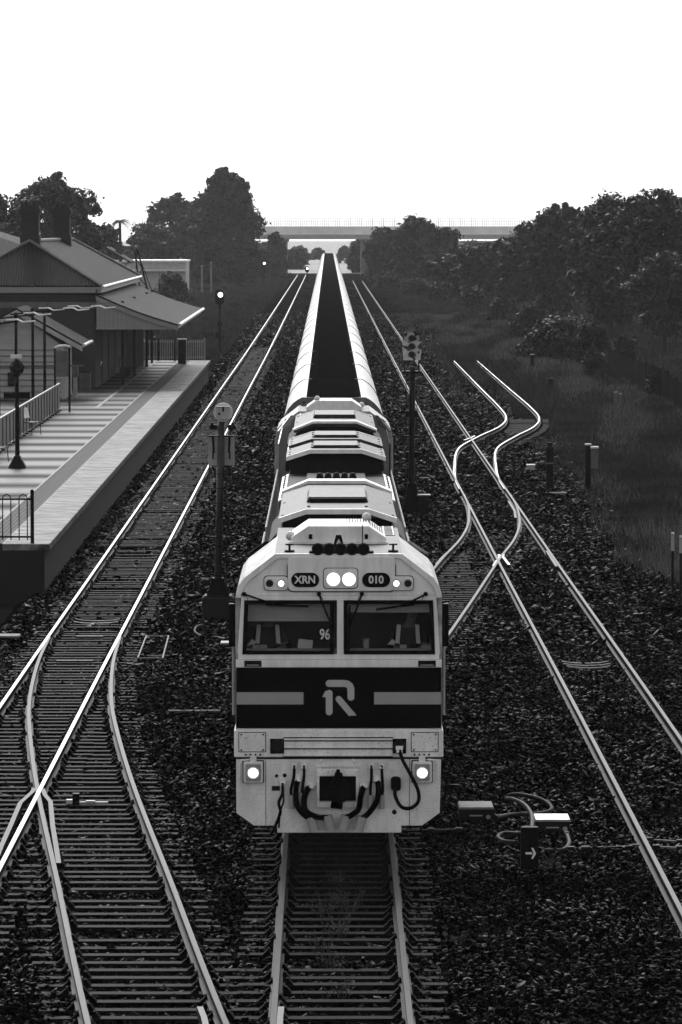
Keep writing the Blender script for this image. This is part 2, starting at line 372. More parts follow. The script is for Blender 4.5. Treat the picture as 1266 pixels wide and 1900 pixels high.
# ------------------------------------------------------------------ loose stones of the ballast (uncountable)
def stones():
    base = np.array([(-1,-1,-1),(1,-1,-1),(1,1,-1),(-1,1,-1),(-1,-1,1),(1,-1,1),(1,1,1),(-1,1,1)], float)
    fq = np.array([(4,5,6,7),(0,1,5,4),(1,2,6,5),(2,3,7,6),(3,0,4,7)])
    allp = []
    for y0, y1, dens, sz in ((41, 62, 600, .0215), (62, 86, 330, .026), (86, 135, 95, .038), (135, 220, 36, .045), (220, 420, 7, .06)):
        xa, xb = -(.088*y1 + 1.2), .088*y1 + 4.0
        xa = max(xa, -7.4); xb = min(xb, 10.0 if y1 < 136 else 12.5)
        N = int((xb-xa)*(y1-y0)*dens)
        p = np.stack([rng.uniform(xa, xb, N), rng.uniform(y0, y1, N), rng.lognormal(0, .3, N)*sz], 1); allp.append(p)
    p = np.concatenate(allp); keep = np.ones(len(p), bool)
    S = np.array(SLEEP); order = np.argsort(S[:,1]); S = S[order]
    lo = np.searchsorted(S[:,1], p[:,1]-.12); hi = np.searchsorted(S[:,1], p[:,1]+.12)
    on = np.zeros(len(p), bool)
    for k in range(4):
        idx = np.minimum(lo + k, len(S)-1); v = (lo + k < hi) & (np.abs(p[:,0]-S[idx,0]) < S[idx,2]); on |= v
    tracks = [p_main, p_left, p_right, p_lx, p_rx, p_sd]; ing = np.zeros(len(p), bool)
    for tr in tracks:
        yy = np.array([q.y for q in tr]); xx = np.array([q.x for q in tr]); o = np.argsort(yy)
        c = np.interp(p[:,1], yy[o], xx[o], left=1e3, right=1e3); d = np.abs(p[:,0]-c)
        keep &= ~(np.abs(d-.7525) < .085); ing |= (d < .8)
    right = p[:,0] > 3.6
    keep &= ~(on & ~right & (rng.random(len(p)) > np.where(ing, .20, .42)))
    keep &= (p[:,0] < 7.2) | (p[:,1] > 135) | (rng.random(len(p)) < np.clip((10-p[:,0])/3.5, 0, 1))
    p = p[keep]; ing = ing[keep]; right = right[keep]; N = len(p)
    v = base[None] * rng.uniform(.45, 1.1, (N,8,3)) * p[:,2][:,None,None] * np.array([1.15,1.0,.75])
    a, t2 = rng.uniform(0, 2*np.pi, N), rng.normal(0, .35, (N,2))
    ca, sa = np.cos(a)[:,None], np.sin(a)[:,None]
    x, y, z = v[...,0]*ca - v[...,1]*sa, v[...,0]*sa + v[...,1]*ca, v[...,2]
    z = z + x*t2[:,0:1] + y*t2[:,1:2]
    zb = -.66 + np.interp(p[:,0]+7.2, [-1,0,13.8,17.2,18.6], [0,.42,.42,.16,0])
    zc = zb + rng.uniform(-.005, .05, N) - np.where(ing & ~right, .01, 0) + np.where(~ing, .03, 0)*rng.random(N) + np.where(right, .012, 0)
    v = np.stack([x + p[:,0:1], y + p[:,1:2], z + zc[:,None]], -1).reshape(-1,3)
    f = (np.arange(N)*8)[:,None,None] + fq[None]
    o = np_mesh('ballast_stones', v, f.reshape(-1,4), m_stone); tag(o, kind='stuff'); return N
n_st = stones()

# ------------------------------------------------------------------ grass and weeds
def blades(name, p, h, wdt, mat, parent=None, zf=None):
    N = len(p); a = rng.uniform(0, 2*np.pi, N); h = h * rng.uniform(.5, 1.2, N); lean = rng.normal(0, .35, (N,2)) * h[:,None]
    dx, dy = np.cos(a)*wdt/2, np.sin(a)*wdt/2*.3
    z0 = np.array([(zf or ground_z)(x, y) for x, y in p]) - .02
    v = np.stack([np.stack([p[:,0]-dx, p[:,1]-dy, z0], -1), np.stack([p[:,0]+dx, p[:,1]+dy, z0], -1), np.stack([p[:,0]+lean[:,0], p[:,1]+lean[:,1], z0+h], -1)], 1)
    return np_mesh(name, v.reshape(-1,3), np.arange(N*3).reshape(N,3), mat, parent)
def patchy(x, y): return np.sin(x*.55+np.sin(y*.07)*2)*np.sin(y*.085+1.3*np.sin(x*.3)) + .5*np.sin(x*1.7+y*.31)
def field(x0, x1, y0, y1, N, cond):
    p = np.stack([rng.uniform(x0, x1, N), rng.uniform(y0, y1, N)], 1)
    return p[cond(p[:,0], p[:,1])]
edge = lambda x, y: x > np.interp(y, [90, 105, 118, 140, 165, 186, 230, 290, 420, 700], [8.2, 7.6, 7.4, 8.2, 8.4, 10.2, 8.4, 6.4, 6.0, 6.0]) + .5*np.sin(y*.4)
ga = field(6, 17.5, 92, 215, 105000, lambda x, y: edge(x, y) & (patchy(x, y) > -.95))
tag(blades('grass', ga, .24, .024, m_grass), kind='stuff')
gp = field(6, 17.0, 96, 420, 130000, lambda x, y: edge(x, y) & (np.sin(x*.9+np.sin(y*.09)*1.7)*np.sin(y*.075+x*.25) + .5*np.sin(x*1.9-y*.16) + .3*rng.normal(size=len(x)) > .3))
tag(blades('pale_grass', gp, .30, .035, m_dry), kind='stuff')
gt = field(7.4, 13.5, 93, 122, 9000, lambda x, y: edge(x, y) & (patchy(x*1.4, y*1.7) > -.2))
tag(blades('tall_grass', gt, .62, .022, m_dry), kind='stuff')
gb = field(5.9, 40, 215, 690, 100000, lambda x, y: edge(x, y) & (patchy(x, y*.6) > -.95))
tag(blades('grass', gb, .34, .05, m_grass), kind='stuff')
gd = field(5.8, 9.2, 200, 420, 14000, lambda x, y: (np.abs(x - (7.0 + .35*np.sin(y*.05))) < .55) & (patchy(x, y*.5) > -.5))
tag(blades('dry_grass', gd, .45, .05, m_dry), kind='stuff')
ge = np.concatenate([field(7.0, 10.6, 222, 300, 5200, lambda x, y: rng.random(len(x)) < (y-215)/70), field(8.2, 12, 196, 240, 2500, lambda x, y: x > 10)])
tag(blades('long_grass', ge, .72, .045, m_grass), kind='stuff')
gl = field(-30, -6.4, 236, 720, 80000, lambda x, y: (x < -6.4 - .25*np.sin(y*.06)) & (patchy(x, y*.5) > -.75))
tag(blades('grass', gl, .4, .06, m_grass), kind='stuff')
gm = field(-4.1, -1.7, 140, 700, 16000, lambda x, y: patchy(x*2, y*.6) > .0)
tag(blades('trackside_weeds', gm, .16, .05, m_grass, zf=lambda x, y: -.24), kind='stuff')
gm2 = field(1.9, 4.0, 150, 700, 16000, lambda x, y: patchy(x*2, y*.6) > .0)
tag(blades('trackside_weeds', gm2, .16, .05, m_grass, zf=lambda x, y: -.24), kind='stuff')
def weed(px, py, hgt, lab, n=26, spread=.16):
    g = G(px, py, -.2); r = thing('weed', lab, 'weed', (g.x, g.y, -.2), 'weeds between the rails')
    b = MB()
    for k in range(n):
        a = random.uniform(0, 6.28); rr = random.uniform(0, spread); h = hgt*random.uniform(.4, 1.1)
        p0 = Vector((rr*math.cos(a)*.7, rr*math.sin(a)*.7, 0)); p2 = p0 + Vector((math.cos(a)*h*.45, math.sin(a)*h*.45, h)); p1 = (p0+p2)/2 + Vector((0,0,h*.1))
        b.tube([p0, p1, p2], [.004, .003, .0015], 4)
        for q in range(5):
            c = p0.lerp(p2, random.uniform(.3, 1)); d = Vector((random.uniform(-1,1), random.uniform(-1,1), random.uniform(-.2,.8)))*.035; e = Vector((-d.y, d.x, .01))*.35
            b.add([c, c+d*.5+e, c+d, c+d*.5-e], [(0,1,2,3)])
    b.build('leaves', m_grass, r)
for k, (px, py, h, lb) in enumerate([(632,1640,.2,'small weed just below the locomotive coupler'),(600,1700,.34,'tall thin weed left of the middle of the near track'),(645,1692,.3,'spindly weed right of the middle of the near track'),(628,1738,.3,'thick dark weed clump in the middle of the near track'),
        (600,1768,.3,'ragged weed between sleepers below the thick clump'),(612,1795,.2,'low weed three sleepers below the thick clump'),(630,1850,.22,'feathery pale weed near the bottom of the near track'),(1023,1612,.26,'pale grass tuft under the right point machine'),(850,1750,.18,'small dark weed alone in the ballast right of the near track')]):
    weed(px, py, h, lb, 30 if k in (1, 2, 3) else 18, .2 if k != 3 else .28)

# ------------------------------------------------------------------ trees
def leaf_cloud(cl, nleaf, size):                    # cl: list of (x, y, z, r)
    cl = np.array(cl); N = len(cl)*nleaf
    c = np.repeat(cl, nleaf, 0); d = rng.normal(size=(N,3)); d /= np.linalg.norm(d, axis=1)[:,None]
    rr = c[:,3] * rng.uniform(.25, 1.0, N)**.5 * (1 + .18*rng.normal(size=N)); p = c[:,:3] + d*rr[:,None]*np.array([1,1,.8])
    nrm = d*.7 + rng.normal(size=(N,3))*.6 + np.array([0,0,.35]); nrm /= np.linalg.norm(nrm, axis=1)[:,None]
    a = np.cross(nrm, rng.normal(size=(N,3))); a /= np.linalg.norm(a, axis=1)[:,None]; b = np.cross(nrm, a)
    s = size * rng.uniform(.5, 1.3, N)[:,None]; s2 = s*rng.uniform(.4,.7,N)[:,None]
    v = np.stack([p-a*s, p+b*s2-a*s*.1, p+a*s, p-b*s2+a*s*.1], 1)
    return v.reshape(-1,3), np.arange(N*4).reshape(N,4)
def tree(name, label, cat, x, y, h, wd, trunk, seed, nc=45, nl=170, leaf=.22, mat=None, group=None, shape='round', z0=None, crown='crown', rc=.17):
    global rng
    rng = np.random.default_rng(seed); rd = random.Random(seed); z0 = ground_z(x, y) if z0 is None else z0
    t = thing(name, label, cat, (x, y, z0), group); cl = []
    ch = h - trunk; lob = [(rd.uniform(0, 6.28), rd.uniform(.1, .95), rd.uniform(.75, 1.05)) for _ in range(9)]
    for k in range(nc):
        f = (k + .5)/nc; f = f**.8
        if shape == 'cone': env = (1-f)**.46 * (.6+.4*min(1, f*6)) + .10
        elif shape == 'bush': env = math.sqrt(max(.02, 1-f**2))
        else: env = math.sqrt(max(.03, 1-(2*f-1.0)**2)) * (1.0 if f > .5 else .9)
        a = k*2.39996 + rd.uniform(-.5,.5); r = wd/2*env*rd.uniform(.35, .95)**.6 * (1 + .22*math.sin(a*3+seed) + .12*math.sin(a*5+f*9))
        rcl = wd*rc*rd.uniform(.55, 1.25)
        cl.append((r*math.cos(a), r*math.sin(a), trunk + ch*f - rcl*.25 + rd.uniform(-.03,.03)*h, rcl))
    for k in range(nc//3):                          # sprigs that break the outline
        c = cl[rd.randrange(nc)]; a = rd.uniform(0, 6.28); q = wd*.09
        cl.append((c[0]*1.12 + q*math.cos(a), c[1]*1.12 + q*math.sin(a), c[2] + rd.uniform(.0,.09)*h, c[3]*.42))
    v, f = leaf_cloud(cl, nl, leaf); v[:,2] = np.maximum(v[:,2], .03)
    np_mesh(crown, v, f, mat or m_leaf, t)
    if trunk > .15:
        b = MB(); tw = max(.08, h*.028); top = Vector((rd.uniform(-.3,.3), rd.uniform(-.3,.3), trunk + ch*.55))
        fork = Vector((0, 0, trunk*.9)); b.tube([(0,0,-.1), (tw*.2, 0, trunk*.5), fork, top], [tw*1.35, tw, tw*.85, tw*.25], 8)
        for k in range(6):
            c = cl[rd.randrange(nc)]; st = fork.lerp(top, rd.uniform(0,.6)); e = Vector(c[:3]); b.tube([st, st.lerp(e,.5)+Vector((0,0,.06*h)), e], [tw*.5, tw*.32, tw*.1], 6)
        b.build('trunk', m_bark, t)
    return t
def tpx(px, base_y, top_y, wpx, zg=-.3):            # place from the photo: x centre, base row, top row, width
    D = F_PX*(CAM_Z-zg)/(base_y-420.0); s = F_PX/D
    return (px-609)/s + CAM_X, D, CAM_Z - (top_y-420)/s - zg, wpx/s
GR = 'trees behind the right fence'
def T(name, label, px, by, ty, wp, tr, seed, **k):
    x, D, h, wd = tpx(px, by, ty, wp); h *= .93; return tree(name, label, k.pop('cat', 'tree'), x, D, h, wd, tr*h, seed, **k)
T('round_tree', 'pale leaved small tree with a bare trunk standing nearest on the right lawn', 1232, 660, 466, 112, .26, 11, nc=60, nl=190, leaf=.17, mat=m_leaf2, group=GR, rc=.15)
T('broad_tree', 'tallest broad dark tree at the right edge above the pale small tree', 1215, 626, 352, 200, .16, 12, nc=95, nl=210, leaf=.24, group=GR, rc=.14)
T('broad_tree', 'dark tree left of the tallest right tree, its top almost as high', 1130, 612, 362, 170, .10, 13, nc=80, nl=210, leaf=.24, group=GR, rc=.15)
T('broad_tree', 'dark tree cut by the right edge behind the pale small tree', 1310, 615, 366, 170, .12, 14, nc=70, nl=190, leaf=.25, group=GR, rc=.15)
T('broad_tree', 'dark tree with separate top lobes at the left end of the right tree mass', 1035, 590, 380, 128, .10, 15, nc=70, nl=190, leaf=.26, group=GR, rc=.15)
T('broad_tree', 'lower dark tree filling the gap under the lobed right tree', 985, 578, 414, 110, .08, 16, nc=55, nl=170, leaf=.26, group=GR)
T('low_tree', 'low wide tree beside the fence between the middle clump and the right mass', 905, 566, 452, 112, .08, 17, nc=55, nl=170, leaf=.28, group=GR)
T('low_tree', 'low tree left of the low wide one, touching the middle clump', 850, 556, 462, 80, .06, 18, nc=40, nl=150, leaf=.3, group=GR)
T('broad_tree', 'tallest tree of the middle clump, rising before the bridge', 770, 534, 404, 100, .06, 19, nc=65, nl=180, leaf=.36, group=GR, rc=.16)
T('broad_tree', 'right tree of the middle clump before the bridge', 822, 536, 425, 76, .06, 20, nc=45, nl=160, leaf=.36, group=GR)
T('broad_tree', 'left tree of the middle clump, palest in the haze', 714, 524, 420, 80, .05, 21, nc=45, nl=160, leaf=.38, group=GR)
T('shrub', 'hazy shrub beside the far train at the foot of the bridge', 672, 506, 438, 44, .0, 22, nc=24, nl=120, leaf=.42, shape='bush', cat='bush')
T('shrub', 'round dark bush at the fence in front of the right tree mass', 1100, 685, 600, 70, .0, 23, nc=36, nl=150, leaf=.14, shape='bush', cat='bush', group='bushes on the right fence')
T('vine_bush', 'wide sprawling vine bush draped over the right fence', 1052, 668, 590, 150, .0, 24, nc=60, nl=170, leaf=.15, shape='bush', cat='bush', group='bushes on the right fence')
T('vine_bush', 'dark vine bush left of the sprawling one, at the far fence', 985, 632, 568, 80, .0, 25, nc=36, nl=150, leaf=.17, shape='bush', cat='bush', group='bushes on the right fence')
T('shrub', 'tufted upright bush in front of the sprawling vine bush', 1102, 704, 650, 46, .0, 26, nc=26, nl=130, leaf=.13, mat=m_leaf2, shape='bush', cat='bush', group='bushes on the right fence')
T('shrub', 'low dark bush right of the sprawling vine bush by the lawn', 1160, 690, 628, 60, .0, 27, nc=26, nl=130, leaf=.15, shape='bush', cat='bush', group='bushes on the right fence')
T('shrub', 'bush hanging over the near end of the right fence', 1222, 745, 690, 44, .0, 28, nc=26, nl=140, leaf=.12, shape='bush', cat='bush', group='bushes on the right fence')
for k, (px, by, ty, wp) in enumerate([(935,600,556,60),(880,572,536,56),(820,560,524,50),(770,548,516,60),(720,536,505,60)]):
    T('shrub', ['rough bush on the far fence beside the dark vine bush','rough bush below the low wide tree','rough bush below the right tree of the middle clump','rough bush below the tallest tree of the middle clump','rough bush below the left tree of the middle clump'][k], px, by, ty, wp, .0, 30+k, nc=24, nl=120, leaf=.24, shape='bush', cat='bush', group='bushes on the right fence')
GL = 'trees beyond the station'
T('tall_tree', 'tallest left tree, a dark pointed mass beside the far platform track', 424, 526, 310, 124, .04, 41, nc=120, nl=230, leaf=.4, shape='cone', group=GL, rc=.16)
T('tall_tree', 'dark left tree filling the foot of the tallest left tree', 392, 524, 345, 84, .04, 42, nc=70, nl=190, leaf=.38, group=GL)
T('broad_tree', 'broad left tree with a lobed top next to the tallest left tree', 324, 520, 358, 104, .08, 43, nc=70, nl=190, leaf=.38, group=GL, rc=.15)
T('broad_tree', 'lower rounded tree above the flat shed', 282, 535, 412, 96, .06, 44, nc=55, nl=170, leaf=.34, mat=m_leaf2, group=GL)
T('broad_tree', 'great round tree behind the station chimneys', 98, 580, 320, 178, .22, 45, nc=110, nl=220, leaf=.27, group=GL, rc=.13)
T('broad_tree', 'tree cut by the left edge beside the great round tree', -12, 575, 344, 90, .15, 46, nc=50, nl=170, leaf=.28, group=GL)
T('low_tree', 'low dark tree under the palm behind the station roof', 196, 545, 412, 70, .05, 47, nc=40, nl=150, leaf=.32, group=GL)
T('shrub', 'bush right of the tallest left tree by the far signals', 512, 512, 428, 54, .0, 48, nc=34, nl=140, leaf=.42, shape='bush', cat='bush')
T('shrub', 'hazy bush at the left foot of the bridge opening', 548, 500, 462, 44, .0, 49, nc=20, nl=110, leaf=.45, shape='bush', cat='bush')
T('shrub', 'dark bush growing against the flat shed', 316, 560, 502, 70, .0, 50, nc=34, nl=140, leaf=.24, shape='bush', cat='bush')
T('shrub', 'small tree standing behind the station roof left of the shed', 150, 560, 432, 60, .05, 51, nc=30, nl=130, leaf=.3, cat='bush')
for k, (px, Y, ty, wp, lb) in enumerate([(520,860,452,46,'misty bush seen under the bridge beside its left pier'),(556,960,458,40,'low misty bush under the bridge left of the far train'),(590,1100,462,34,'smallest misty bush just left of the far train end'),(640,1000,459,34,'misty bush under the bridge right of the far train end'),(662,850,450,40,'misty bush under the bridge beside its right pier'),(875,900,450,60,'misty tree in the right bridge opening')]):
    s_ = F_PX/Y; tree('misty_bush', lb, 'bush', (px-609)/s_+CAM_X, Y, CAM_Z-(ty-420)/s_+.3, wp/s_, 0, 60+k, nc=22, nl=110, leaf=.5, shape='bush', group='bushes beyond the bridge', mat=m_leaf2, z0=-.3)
# palm
g = P(222, 420, 500); t = thing('palm_tree', 'slender palm with a ragged head behind the station roof', 'palm tree', (g.x, 500, -.3)); b = MB()
b.tube([(0,0,0),(.1,0,5),(.05,0,9.6)], [.25,.2,.16], 8); b.build('trunk', m_bark, t); b = MB()
for k in range(16):
    a = k*2.4; L = random.uniform(1.1, 1.7); up = random.uniform(-.2, .9)
    for j in range(9):
        s0 = j/9; c = Vector((math.cos(a)*L*s0, math.sin(a)*L*s0, 9.7 + up*s0*1.2 - s0*s0*1.3)); e = Vector((-math.sin(a), math.cos(a), -.7))*(.45*(1-s0*.5))
        c2 = c + Vector((math.cos(a), math.sin(a), 0))*.14
        b.add([c, c2, c2+e], [(0,1,2)]); e.x, e.y = -e.x, -e.y; b.add([c, c2, c2+e], [(0,1,2)])
b.build('crown', m_leaf, t)
rng = np.random.default_rng(99)

# ------------------------------------------------------------------ road bridge and hills
YB = 750.0; sB = F_PX/YB
t = thing('road_bridge', 'long flat road bridge crossing the railway in the haze', 'bridge', (0, YB, -.4)); b = MB()
b.prism([(0,0),(9,0),(9,2.1),(8.7,2.1),(8.7,1.3),(.3,1.3),(.3,2.1),(0,2.1)], -34, 62, 'x')
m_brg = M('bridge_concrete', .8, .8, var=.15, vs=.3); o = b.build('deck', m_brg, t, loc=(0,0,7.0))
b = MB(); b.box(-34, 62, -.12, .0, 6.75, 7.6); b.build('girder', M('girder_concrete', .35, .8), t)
for x in (-8.2, 6.4, 19.5, 33.5, -21, 48):
    b = MB(); b.box(x-.6, x+.6, 1, 8, 0, 6.9); b.box(x-.9, x+.9, .4, 8.6, 6.3, 7.0); b.build('pier', m_conc, t, bevel=.05)
for k in range(49):
    b = MB(); x = -34 + 2*k; b.box(x-.05, x+.05, -.1, 0, 9.1, 10.6); b.build('fence_post', m_galv, t)
b = MB()
for z in (9.5, 10.0, 10.5): b.box(-34, 62, -.06, -.02, z, z+.05)
b.build('fence_rail', m_galv, t)
b = MB()
for k in range(240): x = -34 + .4*k; b.box(x-.035, x+.035, -.08, -.06, 9.1, 10.5)
b.build('fence_mesh', m_galv, t)
for x0, x1 in ((-60, -8.9), (7, 17), (36, 70)):
    b = MB(); b.prism([(-6,0),(2,5.6),(8,5.6),(16,0)], x0, x1, 'x'); tag(b.build('embankment', m_soil, loc=(0, YB, -.5)), kind='structure')
b = MB(); b.box(-2300, 2300, 790, 2490, -.36, -.28); tag(b.build('field', M('pale_haze_ground', .38, .9, var=.25, vs=.02, spec=.05)), kind='structure')  # far ground added and coloured pale to stand in for bright haze
# ------------------------------------------------------------------ platform and station
PX1, PX0, PY0, PY1, PZ = -6.92, -11.6, 99.2, 236.0, 1.0
def mat_platform():
    m = bpy.data.materials.new('platform_concrete'); m.use_nodes = True; t = m.node_tree; b = t.nodes['Principled BSDF']; b.inputs['Specular IOR Level'].default_value = .05
    tc = t.nodes.new('ShaderNodeTexCoord'); sp = t.nodes.new('ShaderNodeSeparateXYZ'); t.links.new(tc.outputs['Object'], sp.inputs[0])
    n = t.nodes.new('ShaderNodeTexNoise'); n.inputs['Scale'].default_value = .45; n.inputs['Detail'].default_value = 4
    mp = t.nodes.new('ShaderNodeMapping'); mp.inputs['Scale'].default_value = (.35, 2.2, 1); t.links.new(tc.outputs['Object'], mp.inputs[0]); t.links.new(mp.outputs[0], n.inputs[0])
    # slabs 4.6 m long: darker towards every joint
    def math_(op, a, bb=None):
        q = t.nodes.new('ShaderNodeMath'); q.operation = op
        for i, s_ in enumerate((a, bb)):
            if s_ is None: continue
            if isinstance(s_, (int, float)): q.inputs[i].default_value = s_
            else: t.links.new(s_, q.inputs[i])
        return q.outputs[0]
    wob = math_('MULTIPLY', n.outputs['Fac'], .9)
    ph = math_('FRACT', math_('DIVIDE', math_('ADD', sp.outputs['Y'], wob), 4.6))
    d = math_('ABSOLUTE', math_('SUBTRACT', ph, .5))          # 0 mid slab, .5 at the joint
    r = t.nodes.new('ShaderNodeValToRGB'); t.links.new(d, r.inputs[0])
    r.color_ramp.elements[0].position = .18; r.color_ramp.elements[0].color = (.04,.04,.04,1)
    r.color_ramp.elements[1].position = .5; r.color_ramp.elements[1].color = (.008,.008,.008,1); e_ = r.color_ramp.elements.new(.38); e_.color = (.026,.026,.026,1)
    n2 = t.nodes.new('ShaderNodeTexNoise'); n2.inputs['Scale'].default_value = 3; n2.inputs['Detail'].default_value = 8; t.links.new(mp.outputs[0], n2.inputs[0])
    mr = t.nodes.new('ShaderNodeMapRange'); mr.inputs['From Min'].default_value = .3; mr.inputs['From Max'].default_value = .7; mr.inputs['To Min'].default_value = .55; mr.inputs['To Max'].default_value = 1.3
    t.links.new(n2.outputs['Fac'], mr.inputs[0])
    mx = t.nodes.new('ShaderNodeMix'); mx.data_type = 'RGBA'; mx.blend_type = 'MULTIPLY'; mx.inputs[0].default_value = 1
    t.links.new(r.outputs[0], mx.inputs[6]); t.links.new(mr.outputs[0], mx.inputs[7]); t.links.new(mx.outputs[2], b.inputs['Base Color'])
    r2 = t.nodes.new('ShaderNodeMapRange'); t.links.new(d, r2.inputs[0]); r2.inputs['From Min'].default_value = .15; r2.inputs['From Max'].default_value = .5; r2.inputs['To Min'].default_value = .42; r2.inputs['To Max'].default_value = .8
    t.links.new(r2.outputs[0], b.inputs['Roughness']); return m
def mat_edge():
    m = bpy.data.materials.new('edge_paint'); m.use_nodes = True; t = m.node_tree; b = t.nodes['Principled BSDF']; b.inputs['Roughness'].default_value = .6; b.inputs['Specular IOR Level'].default_value = .08
    tc = t.nodes.new('ShaderNodeTexCoord'); mp = t.nodes.new('ShaderNodeMapping'); mp.inputs['Scale'].default_value = (.9, 2.6, 1); t.links.new(tc.outputs['Object'], mp.inputs[0])
    n = t.nodes.new('ShaderNodeTexNoise'); n.inputs['Scale'].default_value = 1.6; n.inputs['Detail'].default_value = 9; n.inputs['Roughness'].default_value = .7; t.links.new(mp.outputs[0], n.inputs[0])
    r = t.nodes.new('ShaderNodeValToRGB'); t.links.new(n.outputs['Fac'], r.inputs[0])
    r.color_ramp.elements[0].position = .38; r.color_ramp.elements[0].color = (.02,.02,.02,1)
    r.color_ramp.elements[1].position = .60; r.color_ramp.elements[1].color = (.24,.24,.24,1)
    t.links.new(r.outputs[0], b.inputs['Base Color']); return m
m_plat = mat_platform(); m_edge = mat_edge(); m_tact = M('tactile_tile', .02, .7, spec=.1, var=.3, vs=4); m_pale = None
m_weather = M('weatherboard', .17, .55, var=.18, vs=1.5, stretch=(.6,1,4))
def mat_corr(name, v, axis, per=.13):
    m = M(name, v, .6, 0, var=.35, vs=.8, spec=.04); t = m.node_tree; bs = t.nodes['Principled BSDF']
    tc = t.nodes.new('ShaderNodeTexCoord'); wv = t.nodes.new('ShaderNodeTexWave'); wv.wave_type = 'BANDS'; wv.bands_direction = axis; wv.inputs['Scale'].default_value = .314/per
    t.links.new(tc.outputs['Object'], wv.inputs[0]); bp = t.nodes.new('ShaderNodeBump'); bp.inputs['Strength'].default_value = .9; bp.inputs['Distance'].default_value = .03
    t.links.new(wv.outputs['Fac'], bp.inputs['Height']); t.links.new(bp.outputs[0], bs.inputs['Normal']); return m
m_corx = mat_corr('corrugated_iron_side', .007, 'X'); m_cory = mat_corr('corrugated_iron', .007, 'Y')
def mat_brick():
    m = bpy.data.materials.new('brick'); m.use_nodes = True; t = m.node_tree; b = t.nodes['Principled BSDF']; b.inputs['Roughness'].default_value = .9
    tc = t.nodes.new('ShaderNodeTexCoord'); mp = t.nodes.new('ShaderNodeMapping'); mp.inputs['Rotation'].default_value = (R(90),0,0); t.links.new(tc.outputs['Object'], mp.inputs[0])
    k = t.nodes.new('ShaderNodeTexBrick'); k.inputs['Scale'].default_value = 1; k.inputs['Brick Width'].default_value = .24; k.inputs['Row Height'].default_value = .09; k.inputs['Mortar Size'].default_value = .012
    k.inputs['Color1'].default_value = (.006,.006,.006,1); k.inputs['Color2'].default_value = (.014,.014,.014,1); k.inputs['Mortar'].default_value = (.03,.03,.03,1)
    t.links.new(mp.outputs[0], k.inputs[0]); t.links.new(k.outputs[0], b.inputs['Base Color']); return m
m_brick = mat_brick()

t = thing('station_platform', 'long raised station platform with a pale worn edge and tactile strip', 'platform', (PX1, PY0, 0))
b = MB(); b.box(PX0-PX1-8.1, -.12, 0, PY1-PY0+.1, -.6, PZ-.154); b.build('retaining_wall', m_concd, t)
b = MB(); b.box(PX0-PX1-8, -1.80, 0.02, PY1-PY0, PZ-.15, PZ); b.build('paving', m_plat, t)
b = MB(); b.box(-1.80, -1.14, .02, PY1-PY0, PZ-.15, PZ+.002)
b.mi = 0
for k in range(6):
    x = -1.72 + k*.105; b.box(x-.022, x+.022, .1, PY1-PY0-.1, PZ+.002, PZ+.014)
b.build('tactile_strip', m_tact, t)
b = MB(); b.box(-1.14, 0, 0, PY1-PY0, PZ-.17, PZ+.004); b.build('edge_coping', m_edge, t, bevel=.02)
b = MB(); b.box(-1.16, -1.12, .05, PY1-PY0-.05, PZ, PZ+.007); b.box(-1.84, -1.79, .05, PY1-PY0-.05, PZ, PZ+.006); b.build('edge_line', m_grey, t)
b = MB(); b.box(-4.6, -.2, -.03, .0, .55, .85); b.build('end_beam', m_concd, t)
# end railing with hooped tops
t = thing('hoop_railing', 'dark hoop topped railing across the near end of the platform', 'railing', (-8.9, PY0+.25, PZ))
b = MB(); x1 = 1.55
b.tube([(x1,0,0),(x1,0,1.26)], .045, 8); b.ball((x1,0,1.27), .05); b.build('post', m_black, t); b = MB(); b.tube([(-1.6,0,0),(-1.6,0,1.26)], .045, 8); b.build('post', m_black, t)
b = MB()
for z in (.16, 1.08): b.bar((-1.6,0,z), (x1,0,z), .03, .045)
b.build('rail', m_black, t); b = MB(); x = x1-.12
while x > -1.6:
    b.tube([(x,0,.08),(x,0,1.1),(x-.03,0,1.17),(x-.1,0,1.2),(x-.17,0,1.17),(x-.2,0,1.1),(x-.2,0,.08)], .014, 6); x -= .4
b.build('hoop_bars', m_black, t)
# pale panel fence along the back of the platform
FX = -11.45
t = thing('panel_fence', 'pale sheet fence along the back of the platform, low end by the shed', 'fence', (FX, 150, PZ)); b = MB(); y = -16.0
fy1 = 22.4
b.box(-.03, .0, -16, fy1, .06, 1.06); b.box(-.05, .03, -16, fy1, 1.06, 1.12)
b.build('fence_panel', M('fence_sheet', .11, .5, var=.15), t)
while y < fy1:
    b = MB(); b.box(.0, .035, y-.04, y+.04, 0, 1.1); b.build('fence_post', m_grey, t)
    y += 1.6
b = MB(); y = -15.4
while y < fy1: b.box(.03, .16, y-.1, y+.2, 0, .05); y += 1.6
b.build('footing', m_steel, t)
# picket fence and gate at the far end
t = thing('picket_fence', 'pale picket fence closing the far end of the platform', 'fence', (-9.0, PY1-.5, PZ)); b = MB()
for k in range(34): b.box(-2.4+k*.125-.02, -2.4+k*.125+.02, -.02, .02, .08, 1.2)
b.build('picket_panel', m_white, t); b = MB(); b.box(-2.4, 1.75, .02, .06, .15, .22); b.box(-2.4, 1.75, .02, .06, 1.05, 1.12); b.build('rail', m_offw, t)
for x in (-2.4, -.9, 0.05, 1.75):
    b = MB(); b.box(x-.05, x+.05, -.05, .05, 0, 1.3); b.build('post', m_steel if abs(x) < 1 else m_offw, t)
t = thing('cabinet', 'dark cabinet with a bright lid beside the far picket fence', 'cabinet', (P(338,655,230).x, 230, PZ)); b = MB(); b.box(-.22,.22,-.2,.2,0,1.35); b.build('body', m_steel, t, bevel=.02); b = MB(); b.box(-.27,.27,-.25,.25,1.35,1.41); b.build('lid', m_white, t)
